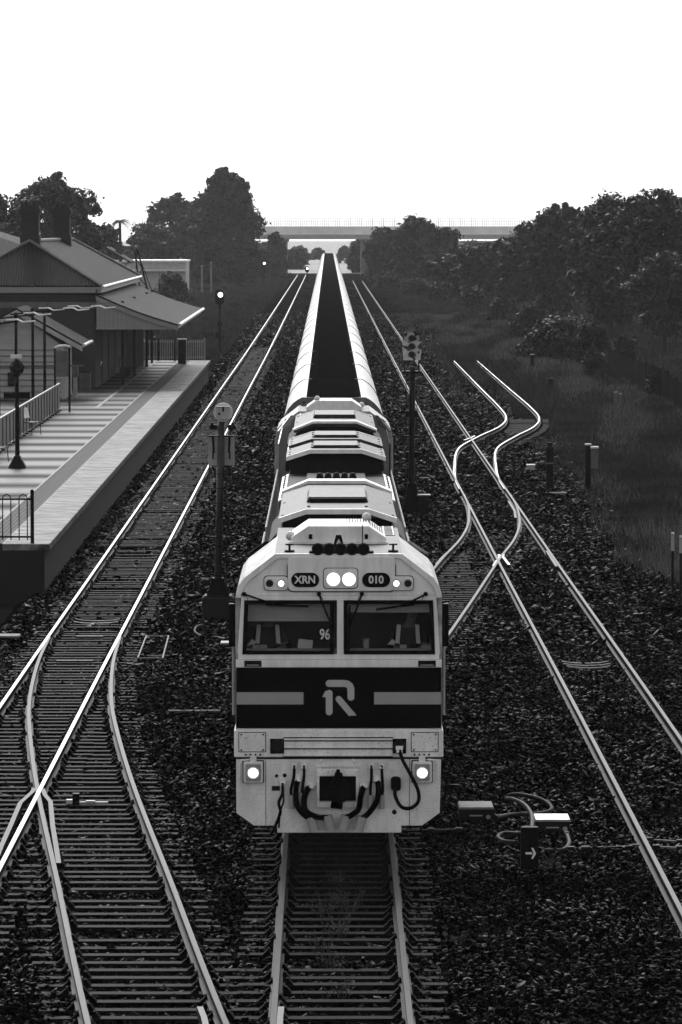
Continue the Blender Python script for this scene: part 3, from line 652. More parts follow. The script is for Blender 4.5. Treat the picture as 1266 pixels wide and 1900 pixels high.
b = MB(); b.box(-.17,.1,-.225,-.2,.75,1.15); b.box(-.17,.1,-.225,-.2,.2,.6); b.build('door', m_black, t)

# main station building
BX1, BX0, BY0, BY1, EZ, RZ = -11.25, -17.95, 195.5, 235.0, 5.72, 7.95
t = thing('station_building', 'brick station building with a hipped iron roof and long side awning', 'station', (BX1, BY0, PZ)); L = BY1-BY0
def hip(x0, x1, y0, y1, ze, zr, ov=.3):
    x0 -= ov; x1 += ov; y0 -= ov; y1 += ov; xm = (x0+x1)/2; hw = (x1-x0)/2
    return [(x0,y0,ze),(x1,y0,ze),(x1,y1,ze),(x0,y1,ze),(xm,y0+hw,zr),(xm,y1-hw,zr)]
dx = BX0-BX1
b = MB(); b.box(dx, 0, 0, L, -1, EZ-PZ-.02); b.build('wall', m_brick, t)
h = hip(dx, 0, 0, L, EZ-PZ+.12, RZ-PZ)
b = MB(); b.mi = 0; b.add([h[0], h[1], h[4]], [(0,1,2)]); b.add([h[2], h[3], h[5]], [(0,1,2)]); b.mi = 1; b.add([h[1],h[2],h[5],h[4]], [(0,1,2,3)]); b.add([h[3],h[0],h[4],h[5]], [(0,1,2,3)])
rf = b.build('roof', [m_corx, m_cory], t)
sol = rf.modifiers.new('thick', 'SOLIDIFY'); sol.thickness = .06
b = MB()
for a, c in ((h[0],h[4]),(h[1],h[4]),(h[4],h[5]),(h[2],h[5])): b.tube([Vector(a)+Vector((0,0,.05)), Vector(c)+Vector((0,0,.06))], .09, 6)
b.build('ridge_cap', m_grey, rf)
b = MB(); b.box(dx-.28, .28, -.30, -.22, EZ-PZ-.18, EZ-PZ+.1); b.box(.22, .30, -.22, L+.2, EZ-PZ-.18, EZ-PZ+.1); b.build('fascia', m_weather, t)
b = MB(); b.tube([(.37,-.3,EZ-PZ+.1),(.37,L+.3,EZ-PZ+.1)], .08, 8); b.build('gutter', m_galv, t)
b = MB(); b.box(dx-.1, .05, -.07, 0.0, EZ-PZ-.9, EZ-PZ-.62); b.build('string_course', m_grey, t)
for k, (cx, cy) in enumerate(((P(57,440,199.6).x, 199.6), (P(116,440,222).x, 222))):
    cx -= BX1; cy -= BY0; c = MB(); zb = 6.05
    c.box(cx-.42, cx+.42, cy-.42, cy+.42, zb, 8.45); c.box(cx-.48, cx+.48, cy-.48, cy+.48, zb, 7.25); c.box(cx-.47, cx+.47, cy-.47, cy+.47, 8.25, 8.4); c.box(cx-.52, cx+.52, cy-.52, cy+.52, 8.4, 8.56); c.box(cx-.46, cx+.46, cy-.46, cy+.46, 8.56, 8.72)
    ch = c.build('chimney', m_brick, t)
    for s in (-.2, .2):
        c = MB(); c.cyl((cx+s, cy, 8.72), (cx+s, cy, 8.9), .12, 10); c.build('chimney_pot', m_brick, ch)
# awning
aw0, aw1 = 0.0, 37.0; xo, zi, zo = 3.98, 5.5-PZ, 4.05-PZ
b = MB(); N = 8; prev = None; sec = []
for k in range(N+1):
    u = k/N; sec.append((.05 + (xo-.05)*u, zi + (zo-zi)*u - .10*math.sin(math.pi*u)))
b.prism(sec + [(x, z-.07) for x, z in sec[::-1]], aw0-.5, aw1); aw = b.build('awning_roof', m_cory, t)
b = MB(); b.tube([(xo+.05,aw0-.5,zo-.02),(xo+.05,aw1,zo-.02)], .08, 8); b.build('gutter', m_galv, aw)
b = MB(); b.box(.05, .12, -.3, aw1, zi+.05, zi+.22); b.build('flashing', m_white, aw)
b = MB(); zbt = 3.9-PZ
for k in range(19):                                   # upright boards closing the near end
    x0 = .08 + k*.2; x1 = x0+.19; zt = float(np.interp(x1, [s[0] for s in sec], [s[1] for s in sec])) - .16
    if zt > zbt + .02: b.box(x0, x1, aw0-.34, aw0-.29, zbt, zt)
b.build('end_boarding', m_weather, t)
b = MB(); b.prism([(x, z-.08) for x, z in sec] + [(x, z-.30) for x, z in sec[::-1]], aw0-.47, aw0-.40); b.build('bargeboard', m_weather, t)
b = MB(); b.box(.05, xo-.2, aw0-.36, aw0-.26, zbt-.1, zbt); b.build('tie_beam', m_weather, t)
b = MB(); b.box(xo-.14, xo-.06, aw0-.3, aw1, zo-.24, zo-.08); b.build('fascia', m_weather, aw)
for y in (29.3, 15.0, 3.0, 36.0):
    b = MB(); x = P(272, 640, BY0+y).x - BX1 if y == 29.3 else 1.3
    x = 1.15; b.box(x-.07, x+.07, y-.07, y+.07, 0, 4.1); b.build('post', m_steel, t)
b = MB(); b.box(-.02, .9, 31, 34, 0, 3.0); b.build('timber_porch', m_weather, t)
b = MB(); b.box(.9, .94, 31.2, 33.6, .3, 1.3); b.box(.9, .94, 31.2, 33.6, 1.5, 2.6); b.build('window', M('pale_glass', .25, .15), t)
for y in (6, 12, 19, 26):
    b = MB(); b.box(.0, .05, y-.6, y+.6, 0, 2.6); b.build('door', m_steel, t, bevel=.01)
b = MB(); b.box(.02, 1.3, .5, 36.5, .012, .02); 
b = MB(); b.box(1.18, 1.32, -22, 36.8, .0, .008); b.build('painted_line', m_grey, t)
for y in (4, 16, 27):
    b = MB(); b.box(1.3, 1.5, y-.6, y+.6, 2.72, 2.84); b.tube([(1.4,y,2.84),(1.4,y,3.4)], .012, 5); b.build('hanging_lamp', m_grey, t)
b = MB(); b.box(1.6, 2.6, 30, 30.06, 2.6, 2.95); b.build('hanging_sign', m_black, t)
# rear wing of the station
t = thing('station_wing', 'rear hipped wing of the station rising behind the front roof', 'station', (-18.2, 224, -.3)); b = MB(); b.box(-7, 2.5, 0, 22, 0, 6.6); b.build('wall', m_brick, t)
h = hip(-7, 4.6, 0, 22, 6.7, 8.72, .3); b = MB(); b.mi = 0; b.add([h[0],h[1],h[4]], [(0,1,2)]); b.add([h[2],h[3],h[5]], [(0,1,2)]); b.mi = 1; b.add([h[1],h[2],h[5],h[4]], [(0,1,2,3)]); b.add([h[3],h[0],h[4],h[5]], [(0,1,2,3)])
b.build('roof', [m_corx, m_cory], t)
m_shed = M('shed_board', .26, .55, var=.15, vs=1.5, stretch=(.6,1,4))
# weatherboard shed
SX1, SX0, SY0, SY1 = -11.95, -16.1, 183.0, 188.6
t = thing('weatherboard_shed', 'small gabled weatherboard shed between the pale fence and the station', 'shed', (SX1, SY0, 0)); wv = SX0-SX1; xm = wv/2
b = MB(); ze, za = 3.55, 5.0
zz = -.3
while zz < 3.3:
    b.add([(wv, -.05, zz), (0, -.05, zz), (0, -.02, zz+.268), (wv, -.02, zz+.268), (wv, 0, zz), (0, 0, zz)], [(0,1,2,3),(0,4,5,1)], [0,0]); b.mi = 1; b.box(wv, 0, -.056, -.03, zz-.004, zz+.022); b.mi = 0; zz += .268
b.box(wv, 0, -.0, SY1-SY0, -.3, 3.32); b.add([(wv,-.02,3.32),(0,-.02,3.32),(xm,-.02,za-.12),(wv,SY1-SY0,3.32),(0,SY1-SY0,3.32),(xm,SY1-SY0,za-.12)], [(0,1,2),(3,5,4),(0,2,5,3),(1,4,5,2)])
b.build('wall', [m_shed, m_steel], t)
for x in (wv+.05, xm-.05, -.12):
    b = MB(); b.box(x, x+.14 if x != -.12 else .03, -.085, -.055, -.3, 3.3); b.build('corner_board', m_shed, t)
ov = .85; zl = za - (abs(xm)+ov)*.56
b = MB(); b.prism([(wv-ov, zl), (xm, za), (ov, zl), (ov, zl+.09), (xm, za+.09), (wv-ov, zl+.09)], -.45, SY1-SY0+.3); rf = b.build('roof', m_cory, t)
b = MB(); b.prism([(wv-ov, zl-.22), (xm, za-.22), (ov, zl-.22), (ov, zl-.003), (xm, za-.003), (wv-ov, zl-.003)], -.44, -.38); b.build('bargeboard', m_offw, rf)
b = MB(); b.tube([(ov+.06,-.45,zl+.05),(ov+.06,SY1-SY0+.3,zl+.05)], .08, 8); b.build('gutter', m_galv, rf)
b = MB(); b.bar((wv-.3,-.12,2.45), (.9,-.12,2.5), .05, .07); b.build('conduit', m_grey, t)
b = MB(); b.box(-2.5, -2.15, -.22, -.1, 1.6, 2.2); b.build('meter_box', m_steel, t)
# flat roofed shed, cottage, crane
t = thing('flat_shed', 'pale flat roofed metal shed behind the station awning', 'shed', (P(345,530,540).x, 540, -.3)); b = MB(); b.box(-12, 0, 0, 14, 0, 4.3)
b.build('wall', m_offw, t); b = MB(); b.box(-12, .1, -.6, 0, 3.1, 3.35); b.build('canopy', m_white, t); b = MB(); b.box(-12.1, .15, -.1, 14.1, 4.3, 4.55); b.build('parapet', m_white, t)
for x in (-3.5, -7.2): 
    b = MB(); b.box(x-.03, x+.03, -.03, 0, 0, 3.1); b.build('downpipe', m_grey, t)
t = thing('cottage', 'small gabled cottage roof between the chimneys and the flat shed', 'house', (P(178,480,455).x, 455, -.3)); b = MB(); b.box(-3.4, 3.4, 0, 9, 0, 5.0); b.build('wall', m_offw, t)
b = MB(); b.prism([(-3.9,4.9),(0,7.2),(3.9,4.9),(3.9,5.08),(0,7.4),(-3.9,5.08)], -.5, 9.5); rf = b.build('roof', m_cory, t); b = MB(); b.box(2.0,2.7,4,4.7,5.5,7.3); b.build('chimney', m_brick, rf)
t = thing('yard_crane', 'old black yard crane with a lattice jib leaning left behind the awning', 'crane', (P(272,600,290).x, 290, -.3)); b = MB()
b.cyl((0,0,0),(0,0,1.2),.7,14); b.build('base', m_steel, t, bevel=.03); b = MB(); b.tube([(0,0,1.2),(0,0,4.2)],[.35,.22],10); b.build('mast', m_steel, t)
b = MB(); tip = Vector((P(253,465,290).x - P(272,600,290).x, 0, 7.35)); ft = Vector((.35, 0, 1.6))
for sy in (-1, 1):
    for sx in (-1, 1): b.bar(ft + Vector((sx*.42, sy*.35, 0)), tip + Vector((sx*.11, sy*.1, 0)), .085, .085)
for k in range(9):
    u, u2 = k/9, (k+1)/9
    for sy in (-1, 1):
        s = 1 if k % 2 else -1; f = lambda q, sg: ft.lerp(tip, q) + Vector((sg*(.42-.31*q), sy*(.35-.25*q), 0)); b.bar(f(u, s), f(u2, -s), .05, .05)
b.build('jib', m_black, t); b = MB(); b.tube([tip+Vector((0,0,.05)), (1.5,0,1.5)], .03, 5); b.tube([tip+Vector((.1,0,0)), (.9,.3,1.5)], .03, 5); b.tube([tip, tip+Vector((-.05,0,-3.4))], .02, 5); b.build('stay_cable', m_black, t)
# tall lamps behind the fence
for k, (px, top, Y, arm, lb) in enumerate(((-3, 598, 150, .75, 'tall black station lamp cut by the left edge'), (30, 585, 158, .75, 'tall black station lamp just behind the lantern post'), (61, 576, 167, 1.25, 'tall black station lamp before the middle of the shed'), (83, 572, 176, 2.0, 'tall black station lamp nearest the corner of the shed'))):
    x = P(px, 640, Y).x; zt = P(px, top, Y).z - PZ; t = thing('station_lamp', lb, 'lamp post', (x, Y, PZ-1.2), 'tall lamps behind the pale fence'); zt += 1.2
    b = MB(); b.tube([(0,0,0),(0,0,zt)], [.075,.055], 8); b.ball((0,0,zt+.03), .09); b.build('mast', m_black, t)
    b = MB(); b.bar((-.9,0,zt-.16), (arm,0,zt+.04), .05, .06); b.build('arm', m_black, t)
    for s in (arm-.35, ) if k < 2 else (arm-.9, arm+.1):
        b = MB(); b.prism([(s-.1,zt+.06),(s+.3,zt+.08),(s+.5,zt-.02),(s+.95,zt+.03),(s+.95,zt+.07),(s+.5,zt+.03),(s+.3,zt+.13),(s-.1,zt+.11)], -.14, .14); b.build('lamp_fixture', m_white, t)
# lantern post with a cross board
x, Y = -9.97-.1, 130.6; t = thing('lantern_post', 'dark fluted lantern post with a flared foot on the platform', 'lamp post', (x, Y, PZ)); b = MB()
b.prism([(-.28,0),(.28,0),(.26,.08),(.12,.32),(.09,.40),(-.09,.40),(-.12,.32),(-.26,.08)], -.2, .2); b.build('foot', m_steel, t, bevel=.02)
b = MB(); b.tube([(0,0,.38),(0,0,2.95)], [.075,.06], 10); b.build('mast', m_black, t); b = MB(); b.tube([(0,0,2.9),(0,0,3.0),(0,0,3.05),(0,0,3.25),(0,0,3.4),(0,0,3.48)], [.06,.12,.2,.24,.15,.04], 6); b.build('lantern', m_black, t)
b = MB(); b.box(-.42,.42,-.09,-.06,2.22,2.42); b.build('name_board', m_black, t); b = MB(); b.box(-.2,.15,.0,.06,3.5,3.62); b.build('lantern_cap', m_white, t)
# chairs
def chair(x, y, lab):
    t = thing('metal_chair', lab, 'chair', (x, y, PZ), 'metal chairs on the platform', -.65); b = MB(); b.box(-.24,.28,-.26,.26,.43,.47); b.build('seat', m_grey, t, bevel=.01)
    b = MB(); b.prism([(-.30,.62),(-.24,.60),(-.36,.98),(-.42,.98)], -.24, .24); b.build('backrest', M('bright_sheet', .9, .3), t, bevel=.01)
    for sx in (-.22,.26):
        for sy in (-.24,.24):
            b = MB(); pts = [(sx*1.12,sy*1.05,0),(sx,sy,.45)]
            if sx < 0: pts += [(-.30,sy,.65),(-.41,sy,1.0)]
            b.tube(pts, .016, 6); b.build('leg', m_steel, t)
    return t
g = G(57, 806, PZ); chair(g.x, g.y, 'metal chair with a bright back by the pale fence'); g = G(-6, 856, PZ); chair(g.x, g.y, 'metal chair cut by the left edge near the lantern post')
# things against the shed and the brick wall
def post_sign(px, by, h, lab, pan, w_=.5):
    g = G(px, by, PZ); t = thing('sign_post', lab, 'sign', (g.x, g.y, PZ)); b = MB()
    for s in (-.3, .3): b.tube([(s,0,0),(s,0,h)], .045, 8)
    b.build('post', m_black, t); b = MB(); b.box(-.28,.28,-.03,.03,h*.55,h-.1); b.build('panel', pan, t); b = MB(); b.tube([(-.3,0,h),(-.15,0,h+.08),(.15,0,h+.1),(.34,0,h+.05)], .05, 6); b.build('hood', m_white, t)
post_sign(116, 764, 2.65, 'tall twin post sign with a pale panel at the shed corner', m_grey)
t = thing('help_point', 'pale narrow post with a round head before the brick wall', 'post', (G(140,738,PZ).x, G(140,738,PZ).y, PZ)); b = MB(); b.box(-.09,.09,-.09,.09,0,.95); b.build('pedestal', m_offw, t, bevel=.01); b = MB(); b.prism(rrect(-.14,.14,.92,1.45,.1), -.12, .12); b.build('head', m_grey, t)
t = thing('display_board', 'small tilted bright board under the dark awning', 'sign', (P(183,695,200).x, 200, PZ)); b = MB(); b.add([(-.12,-.02,.95),(.1,-.02,.86),(.2,.02,1.1),(-.02,.02,1.19),(-.12,.03,.95),(.1,.03,.86),(.2,.07,1.1),(-.02,.07,1.19)], [(0,1,2,3),(7,6,5,4),(0,4,5,1),(1,5,6,2),(2,6,7,3),(3,7,4,0)]); b.build('board', M('bright_sheet', .9, .3), t); b = MB(); b.tube([(0,.05,0),(.04,.05,.95)], .03, 6); b.build('post', m_steel, t)
t = thing('lattice_bin', 'lattice sided litter bin in the shade by the brick wall', 'bin', (P(163,720,196).x, 194, PZ)); b = MB()
for k in range(7):
    x = -.24 + k*.08; b.box(x-.012,x+.012,-.25,-.23,.05,.8); b.box(-.25,.25,-.26,-.25,.1+k*.11,.13+k*.11)
b.box(-.25,.25,-.2,.25,0,.8); b.build('cage', m_grey, t); b = MB(); b.box(-.28,.28,-.28,.28,.8,.86); b.build('lid', m_steel, t)
t = thing('bench', 'dark bench against the station wall under the awning', 'bench', (-10.6, 212, PZ)); b = MB(); b.box(-.3,.2,-.9,.9,.42,.47); b.build('seat', m_steel, t); b = MB(); b.box(-.36,-.3,-.9,.9,.5,.95); b.build('backrest', m_steel, t)
for y in (-.75,.75):
    b = MB(); b.box(-.3,.2,y-.04,y+.04,0,.42); b.build('leg', m_steel, t)

# ------------------------------------------------------------------ right boundary fences
FXR = 16.9
def picket_run(lab, y0, y1, h, mat):
    t = thing('boundary_fence', lab, 'fence', (FXR, y0, 0)); b = MB(); y = 0.0
    while y < y1-y0:
        z0 = ground_z(FXR, y0+y); b.box(-.015,.015,y-.035,y+.035,z0+.06,z0+h+random.uniform(-.05,.05)); y += .24
    b.build('paling', mat, t); y = 0.0
    while y < y1-y0:
        z0 = ground_z(FXR, y0+y); c = MB(); c.box(-.06,.06,y-.06,y+.06,z0-.1,z0+h+.12); c.build('post', mat, t); y += 4.8
    b = MB()
    for z in (.35, h-.25): b.bar((.03,0,z-.1),(.03,y1-y0,z-.15),.05,.08)
    b.build('rail', mat, t)
picket_run('weathered paling fence at the lower right edge of the lawn', 186, 262, 1.35, M('old_paling', .006, .85, spec=.03, var=.5, vs=3))
picket_run('far dark paling fence under the right trees, half overgrown', 300, 432, 1.3, MATS['old_paling'])
tag(blades('fence_creeper', field(16.6, 17.3, 290, 440, 9000, lambda x, y: patchy(x*2, y) > -.6), 1.3, .1, m_grass), kind='stuff')
b = MB(); b.box(17.6, 60, 150, 330, .0, .02)
tag(blades('lawn', field(17.3, 42, 170, 300, 26000, lambda x, y: x > 0), .12, .05, m_grass), kind='stuff')
# ------------------------------------------------------------------ locomotives
def lamp_mat(name, e, r):                           # a lit reflector: hot middle, dimmer rim
    m = bpy.data.materials.new(name); m.use_nodes = True; t = m.node_tree; t.nodes.clear()
    tc = t.nodes.new('ShaderNodeTexCoord'); ln = t.nodes.new('ShaderNodeVectorMath'); ln.operation = 'LENGTH'; t.links.new(tc.outputs['Object'], ln.inputs[0])
    mr = t.nodes.new('ShaderNodeMapRange'); mr.interpolation_type = 'SMOOTHSTEP'; mr.inputs['From Min'].default_value = r*.35; mr.inputs['From Max'].default_value = r; mr.inputs['To Min'].default_value = e; mr.inputs['To Max'].default_value = .35
    t.links.new(ln.outputs['Value'], mr.inputs[0]); em = t.nodes.new('ShaderNodeEmission'); t.links.new(mr.outputs[0], em.inputs['Strength']); em.inputs['Color'].default_value = (1,1,1,1)
    o = t.nodes.new('ShaderNodeOutputMaterial'); t.links.new(em.outputs[0], o.inputs[0]); return m
def lamp_disc(name, r, mat, parent, loc, dep):
    b = MB(); n = 28; ring = [(r*math.cos(2*math.pi*k/n), r*math.sin(2*math.pi*k/n)) for k in range(n)]
    b.mi = 0; b.add([(x, 0, z) for x, z in ring], [tuple(range(n))]); b.mi = 1
    b.add([(x*1.0, -.004, z*1.0) for x, z in ring] + [(x*1.12, -.004, z*1.12) for x, z in ring] + [(x*1.12, dep, z*1.12) for x, z in ring], [(k, (k+1) % n, n+(k+1) % n, n+k) for k in range(n)] + [(n+k, n+(k+1) % n, 2*n+(k+1) % n, 2*n+k) for k in range(n)])
    return b.build(name, [mat, m_cream], parent, loc=loc)
LY = 57.58
def lx(px): return (px - 631.0) / 132.0
def lz(py): return CAM_Z - (py - 420.0) / 132.0
m_cream = M('loco_paint', .70, .42, var=.2, vs=2.2, stretch=(2.2,1,.6), bump=.05, bs=6, coat=.15)
def mat_dirty():
    m = M('loco_dirty', .70, .5, var=.2, vs=1.6, bump=.06, bs=9, stretch=(2.2, 1, .7)); t = m.node_tree; b = t.nodes['Principled BSDF']
    src = b.inputs['Base Color'].links[0].from_socket; tc = t.nodes.new('ShaderNodeTexCoord'); n = t.nodes.new('ShaderNodeTexNoise'); n.inputs['Scale'].default_value = 45; n.inputs['Detail'].default_value = 10
    t.links.new(tc.outputs['Object'], n.inputs[0]); r = t.nodes.new('ShaderNodeValToRGB'); r.color_ramp.elements[0].position = .29; r.color_ramp.elements[0].color = (.35,.35,.35,1); r.color_ramp.elements[1].position = .42; r.color_ramp.elements[1].color = (1,1,1,1)
    mx = t.nodes.new('ShaderNodeMix'); mx.data_type = 'RGBA'; mx.blend_type = 'MULTIPLY'; mx.inputs[0].default_value = 1
    t.links.new(n.outputs['Fac'], r.inputs[0]); t.links.new(src, mx.inputs[6]); t.links.new(r.outputs[0], mx.inputs[7]); t.links.new(mx.outputs[2], b.inputs['Base Color']); return m
m_dirty = mat_dirty()
m_roof = M('loco_roof', .024, .5, .0, spec=.15, var=.95, vs=2.4, bump=.1, bs=7, stretch=(2.5,1.1,3)); m_band = M('band_black', .0015, .6, var=.3, spec=.02); m_stripe = M('band_stripe', .27, .5, var=.08)
m_hood = M('hood_dark', .006, .6, .0, var=.5, vs=1.5, spec=.08); m_num = M('numeral', .62, .5, var=.05); m_logo = M('logo_grey', .40, .45, var=.05)
m_glass = glass_mat('windscreen_glass', .78, .06); m_inner = M('cab_lining', .20, .7, var=.15); m_lamp = lamp_mat('headlamp_lit', 9.0, .098); m_lamp2 = lamp_mat('marker_lamp_lit', 4.0, .05); m_lamp3 = lamp_mat('ditch_lamp_lit', 6.0, .078); m_lens = M('dark_lens', .02, .12)
SHO = [(1.46,1.60),(1.46,3.44),(1.45,3.54),(1.415,3.65),(1.34,3.755),(.90,4.09)]
def mir(pts): return [(-x, z) for x, z in pts] + [(x, z) for x, z in pts[::-1]]
def make_loco(label):
    t = thing('locomotive', label, 'locomotive', (0, LY, 0), 'locomotives pulling the train')
    # --- cab
    b = MB(); o = mir(SHO); i = [(x*.955, z - (.06 if z > 3.5 else 0)) for x, z in o]; b.shell(o, i, .06, 3.4); cab = b.build('cab', M('cab_grime', .30, .45, var=.5, vs=2, stretch=(2,.7,2), spec=.3), t)
    b = MB(); b.prism([(-1.39,1.6)] + [(x*.95, z-.06) for x, z in mir(SHO)[1:-1]] + [(1.39,1.6)], 3.3, 3.38); b.build('rear_wall', m_inner, cab)
    b = MB(); b.box(-1.38,1.38,.1,3.3,1.7,1.78); b.build('cab_floor', m_inner, cab)
    # upper front
    b = MB(); zb = 3.50; b.prism(mir([(1.39,zb),(1.385,3.56),(1.35,3.64),(1.27,3.73),(.87,4.04)]), .02, .12); b.build('front_fascia', m_cream, t, bevel=.012)
    b = MB(); o = mir([(1.455,zb-.03),(1.445,3.54),(1.41,3.65),(1.335,3.757),(.895,4.095)]); i = mir([(1.375,zb-.03),(1.37,3.53),(1.335,3.62),(1.26,3.71),(.865,4.025)])
    b.shell(o, i, -.015, .1); b.build('front_rim', m_cream, t, bevel=.008)
    b = MB(); b.prism(rrect(lx(536), lx(736), lz(1098), 4.06, .08), -.03, .03); lp = b.build('lamp_panel', m_cream, t, bevel=.015)
    b = MB(); b.prism(rrect(lx(536)-.012, lx(736)+.012, lz(1098)-.012, 4.0, .085), -.001, .03); b.build('panel_seam', m_steel, lp)  # dark rims here and on the lamp housings paint seams and shadow lines
    b = MB(); b.prism(rrect(lx(603), lx(666), lz(1092), lz(1055), .05), -.045, -.02); hl = b.build('headlight_housing', m_cream, t, bevel=.008)
    b = MB(); b.prism(rrect(lx(603)-.01, lx(666)+.01, lz(1092)-.01, lz(1055)+.01, .055), -.034, -.02); b.build('panel_seam', m_steel, hl)
    for px in (621, 650):
        lamp_disc('headlight', .098, m_lamp, hl, (lx(px), -.06, lz(1075)), .03)
    for px, s in ((568.5, 'XRN'), (700.5, '010')):
        b = MB(); b.prism(rrect(lx(px-26), lx(px+26), lz(1090), lz(1063), .1, 6), -.04, -.02); nb = b.build('number_board', m_black, t)
        lettering(s, .15, m_num, nb, (lx(px), -.045, lz(1076.5)), bold=.0045, sx=.94)
    for sgn in (-1, 1):
        x0, x1 = sorted((sgn*.72, sgn*1.05)); b = MB(); b.prism(rrect(x0, x1, lz(1096), lz(1070), .05), -.035, .03); mh = b.build('marker_housing', m_cream, t, bevel=.008); b = MB(); b.prism(rrect(x0-.01, x1+.01, lz(1096)-.01, lz(1070)+.01, .055), .005, .03); b.build('panel_seam', m_steel, mh)
        lamp_disc('marker_light', .042, m_lamp2, mh, (sgn*.812,-.05,lz(1083)), .02)
        b = MB(); b.cyl((sgn*.975,-.05,lz(1083)), (sgn*.975,-.03,lz(1083)), .05, 16); b.build('marker_light', m_lens, mh)
        for xx in (.812, .975):
            b = MB(); b.tube([(sgn*xx + .066*math.cos(a*math.pi/8), -.042, lz(1083) + .066*math.sin(a*math.pi/8)) for a in range(17)], .01, 6); b.build('lamp_ring', m_cream, mh)
    # header, pillars, sill
    b = MB(); b.box(-1.38,1.38,.0,.1,lz(1115),3.50); b.box(-1.42,1.42,0,.1,lz(1226),lz(1216)); b.box(lx(627.5),lx(640.5),0,.1,lz(1216),lz(1115))
    for s in (-1, 1): b.prism([(s*1.43,lz(1216)),(s*1.36,lz(1216)),(s*1.33,lz(1115)),(s*1.38,lz(1115))], 0, .1)
    b.build('window_surround', m_cream, t, bevel=.006)
    for s in (-1, 1):
        wi, wo0, wo1 = (s*.07 - (.0 if s > 0 else 0.0)), s*1.36, s*1.33; z0, z1 = lz(1216), lz(1115)
        b = MB(); b.add([(wi,.045,z0),(wo0,.045,z0),(wo1,.045,z1),(wi,.045,z1)], [(0,1,2,3)]); wd = b.build('windscreen', m_glass, t)
        g = .055; b = MB(); oo = [(wi,z0),(wo0,z0),(wo1,z1),(wi,z1)]; ii = [(wi+s*g,z0+g*.9),(wo0-s*g,z0+g*.9),(wo1-s*g,z1-g*.9),(wi+s*g,z1-g*.9)]
        b.shell(oo + oo[:1], ii + ii[:1], -.012, .04); b.build('gasket', m_black, wd)
        b = MB()
        for (ax, az, bx_, bz, c0, c1) in (((455,1103,530,1124,(496,1123),(575,1126)) if s < 0 else (793,1103,735,1128,(700,1132),(772,1122))), ((594,1103,617,1158,(616,1124),(621,1212)) if s < 0 else (674,1103,652,1160,(651,1124),(650,1212)))):
            b.tube([(lx(ax),-.03,lz(az)), (lx((ax+bx_)/2),-.06,lz((az+bz)/2+2)), (lx(bx_),-.04,lz(bz))], .013, 6); b.tube([(lx(c0[0]),-.035,lz(c0[1])), (lx(c1[0]),-.035,lz(c1[1]))], .014, 6); b.cyl((lx(ax),-.05,lz(az)), (lx(ax),.02,lz(az)), .03, 10)
            b.tube([(lx(ax)+.0,-.03,lz(az)),(lx(ax)-s*.05,-.04,lz(az+8)),(lx(ax)-s*.04,-.04,lz(az+16)),(lx((ax+bx_)/2),-.05,lz((az+bz)/2))], .005, 5)
        b.build('wiper', m_black, wd)
    lettering('96', .21, m_num, t, (lx(605), .034, lz(1180)), bold=.003, sx=.72)
    b = MB(); b.box(-1.33,-.08,.12,.15,lz(1154),lz(1108)); b.tube([(-1.33,.115,lz(1154)),(-.08,.115,lz(1154))], .016, 6); b.build('sun_blind', M('blind_cloth', .38, .8, var=.1), t)
    b = MB(); b.box(.08,1.33,.12,.15,lz(1138),lz(1108)); b.tube([(.08,.115,lz(1138)),(1.33,.115,lz(1138))], .014, 6); b.build('sun_blind', MATS['blind_cloth'], t)
    b = MB(); b.prism([(.13,2.4),(.13,2.74),(.55,2.70),(.62,2.4)], -1.36, 1.36, 'x'); dash = b.build('dashboard', m_inner, t, bevel=.02)
    b = MB()
    for px in (470, 484, 745, 786, 797): b.box(lx(px), lx(px+13), .2, .23, lz(1209), lz(1201))
    b.build('gauge', m_offw, dash)
    b = MB(); b.box(lx(531),lx(543),.16,.3,lz(1212),lz(1200)); b.box(lx(722),lx(733),.16,.3,lz(1212),lz(1202)); b.build('radio', m_black, dash)
    # --- nose band
    b = MB(); b.box(-1.45,1.45,0,.3,lz(1355),lz(1241)); nose = b.build('nose_band', m_band, t, bevel=.02)
    b = MB(); b.box(-1.445,lx(565),-.004,.02,lz(1310),lz(1287)); b.build('nose_stripe', m_stripe, nose); b = MB(); b.box(lx(697),1.445,-.004,.02,lz(1310),lz(1287)); b.build('nose_stripe', m_stripe, nose)
    b = MB(); b.box(-1.455,1.455,-.02,.25,lz(1240.5),lz(1226.5)); b.build('handrail_strip', m_cream, t, bevel=.008)
    b = MB()
    for x0, x1 in ((455,487),(779,812)): b.box(lx(x0),lx(x1),-.024,.0,lz(1239),lz(1227.5))
    b.build('hand_grip_recess', m_black, t); b = MB()
    for x0, x1 in ((459,482),(783,808)): b.tube([(lx(x0),-.03,lz(1236)),(lx(x1),-.03,lz(1236))], .008, 6)
    b.build('hand_grip', m_offw, t)
    b = MB(); b.box(-1.44,1.44,-.015,.1,lz(1358.5),lz(1355.3)); b.build('trim_strip', m_cream, nose); b = MB(); b.box(-1.47,1.47,-.01,.1,lz(1412.5),lz(1409.2)); b.build('shadow_gap', m_steel, t)
    # emblem: an R whose stem is the figure 1
    b = MB(); yy0, yy1 = -.01, .01
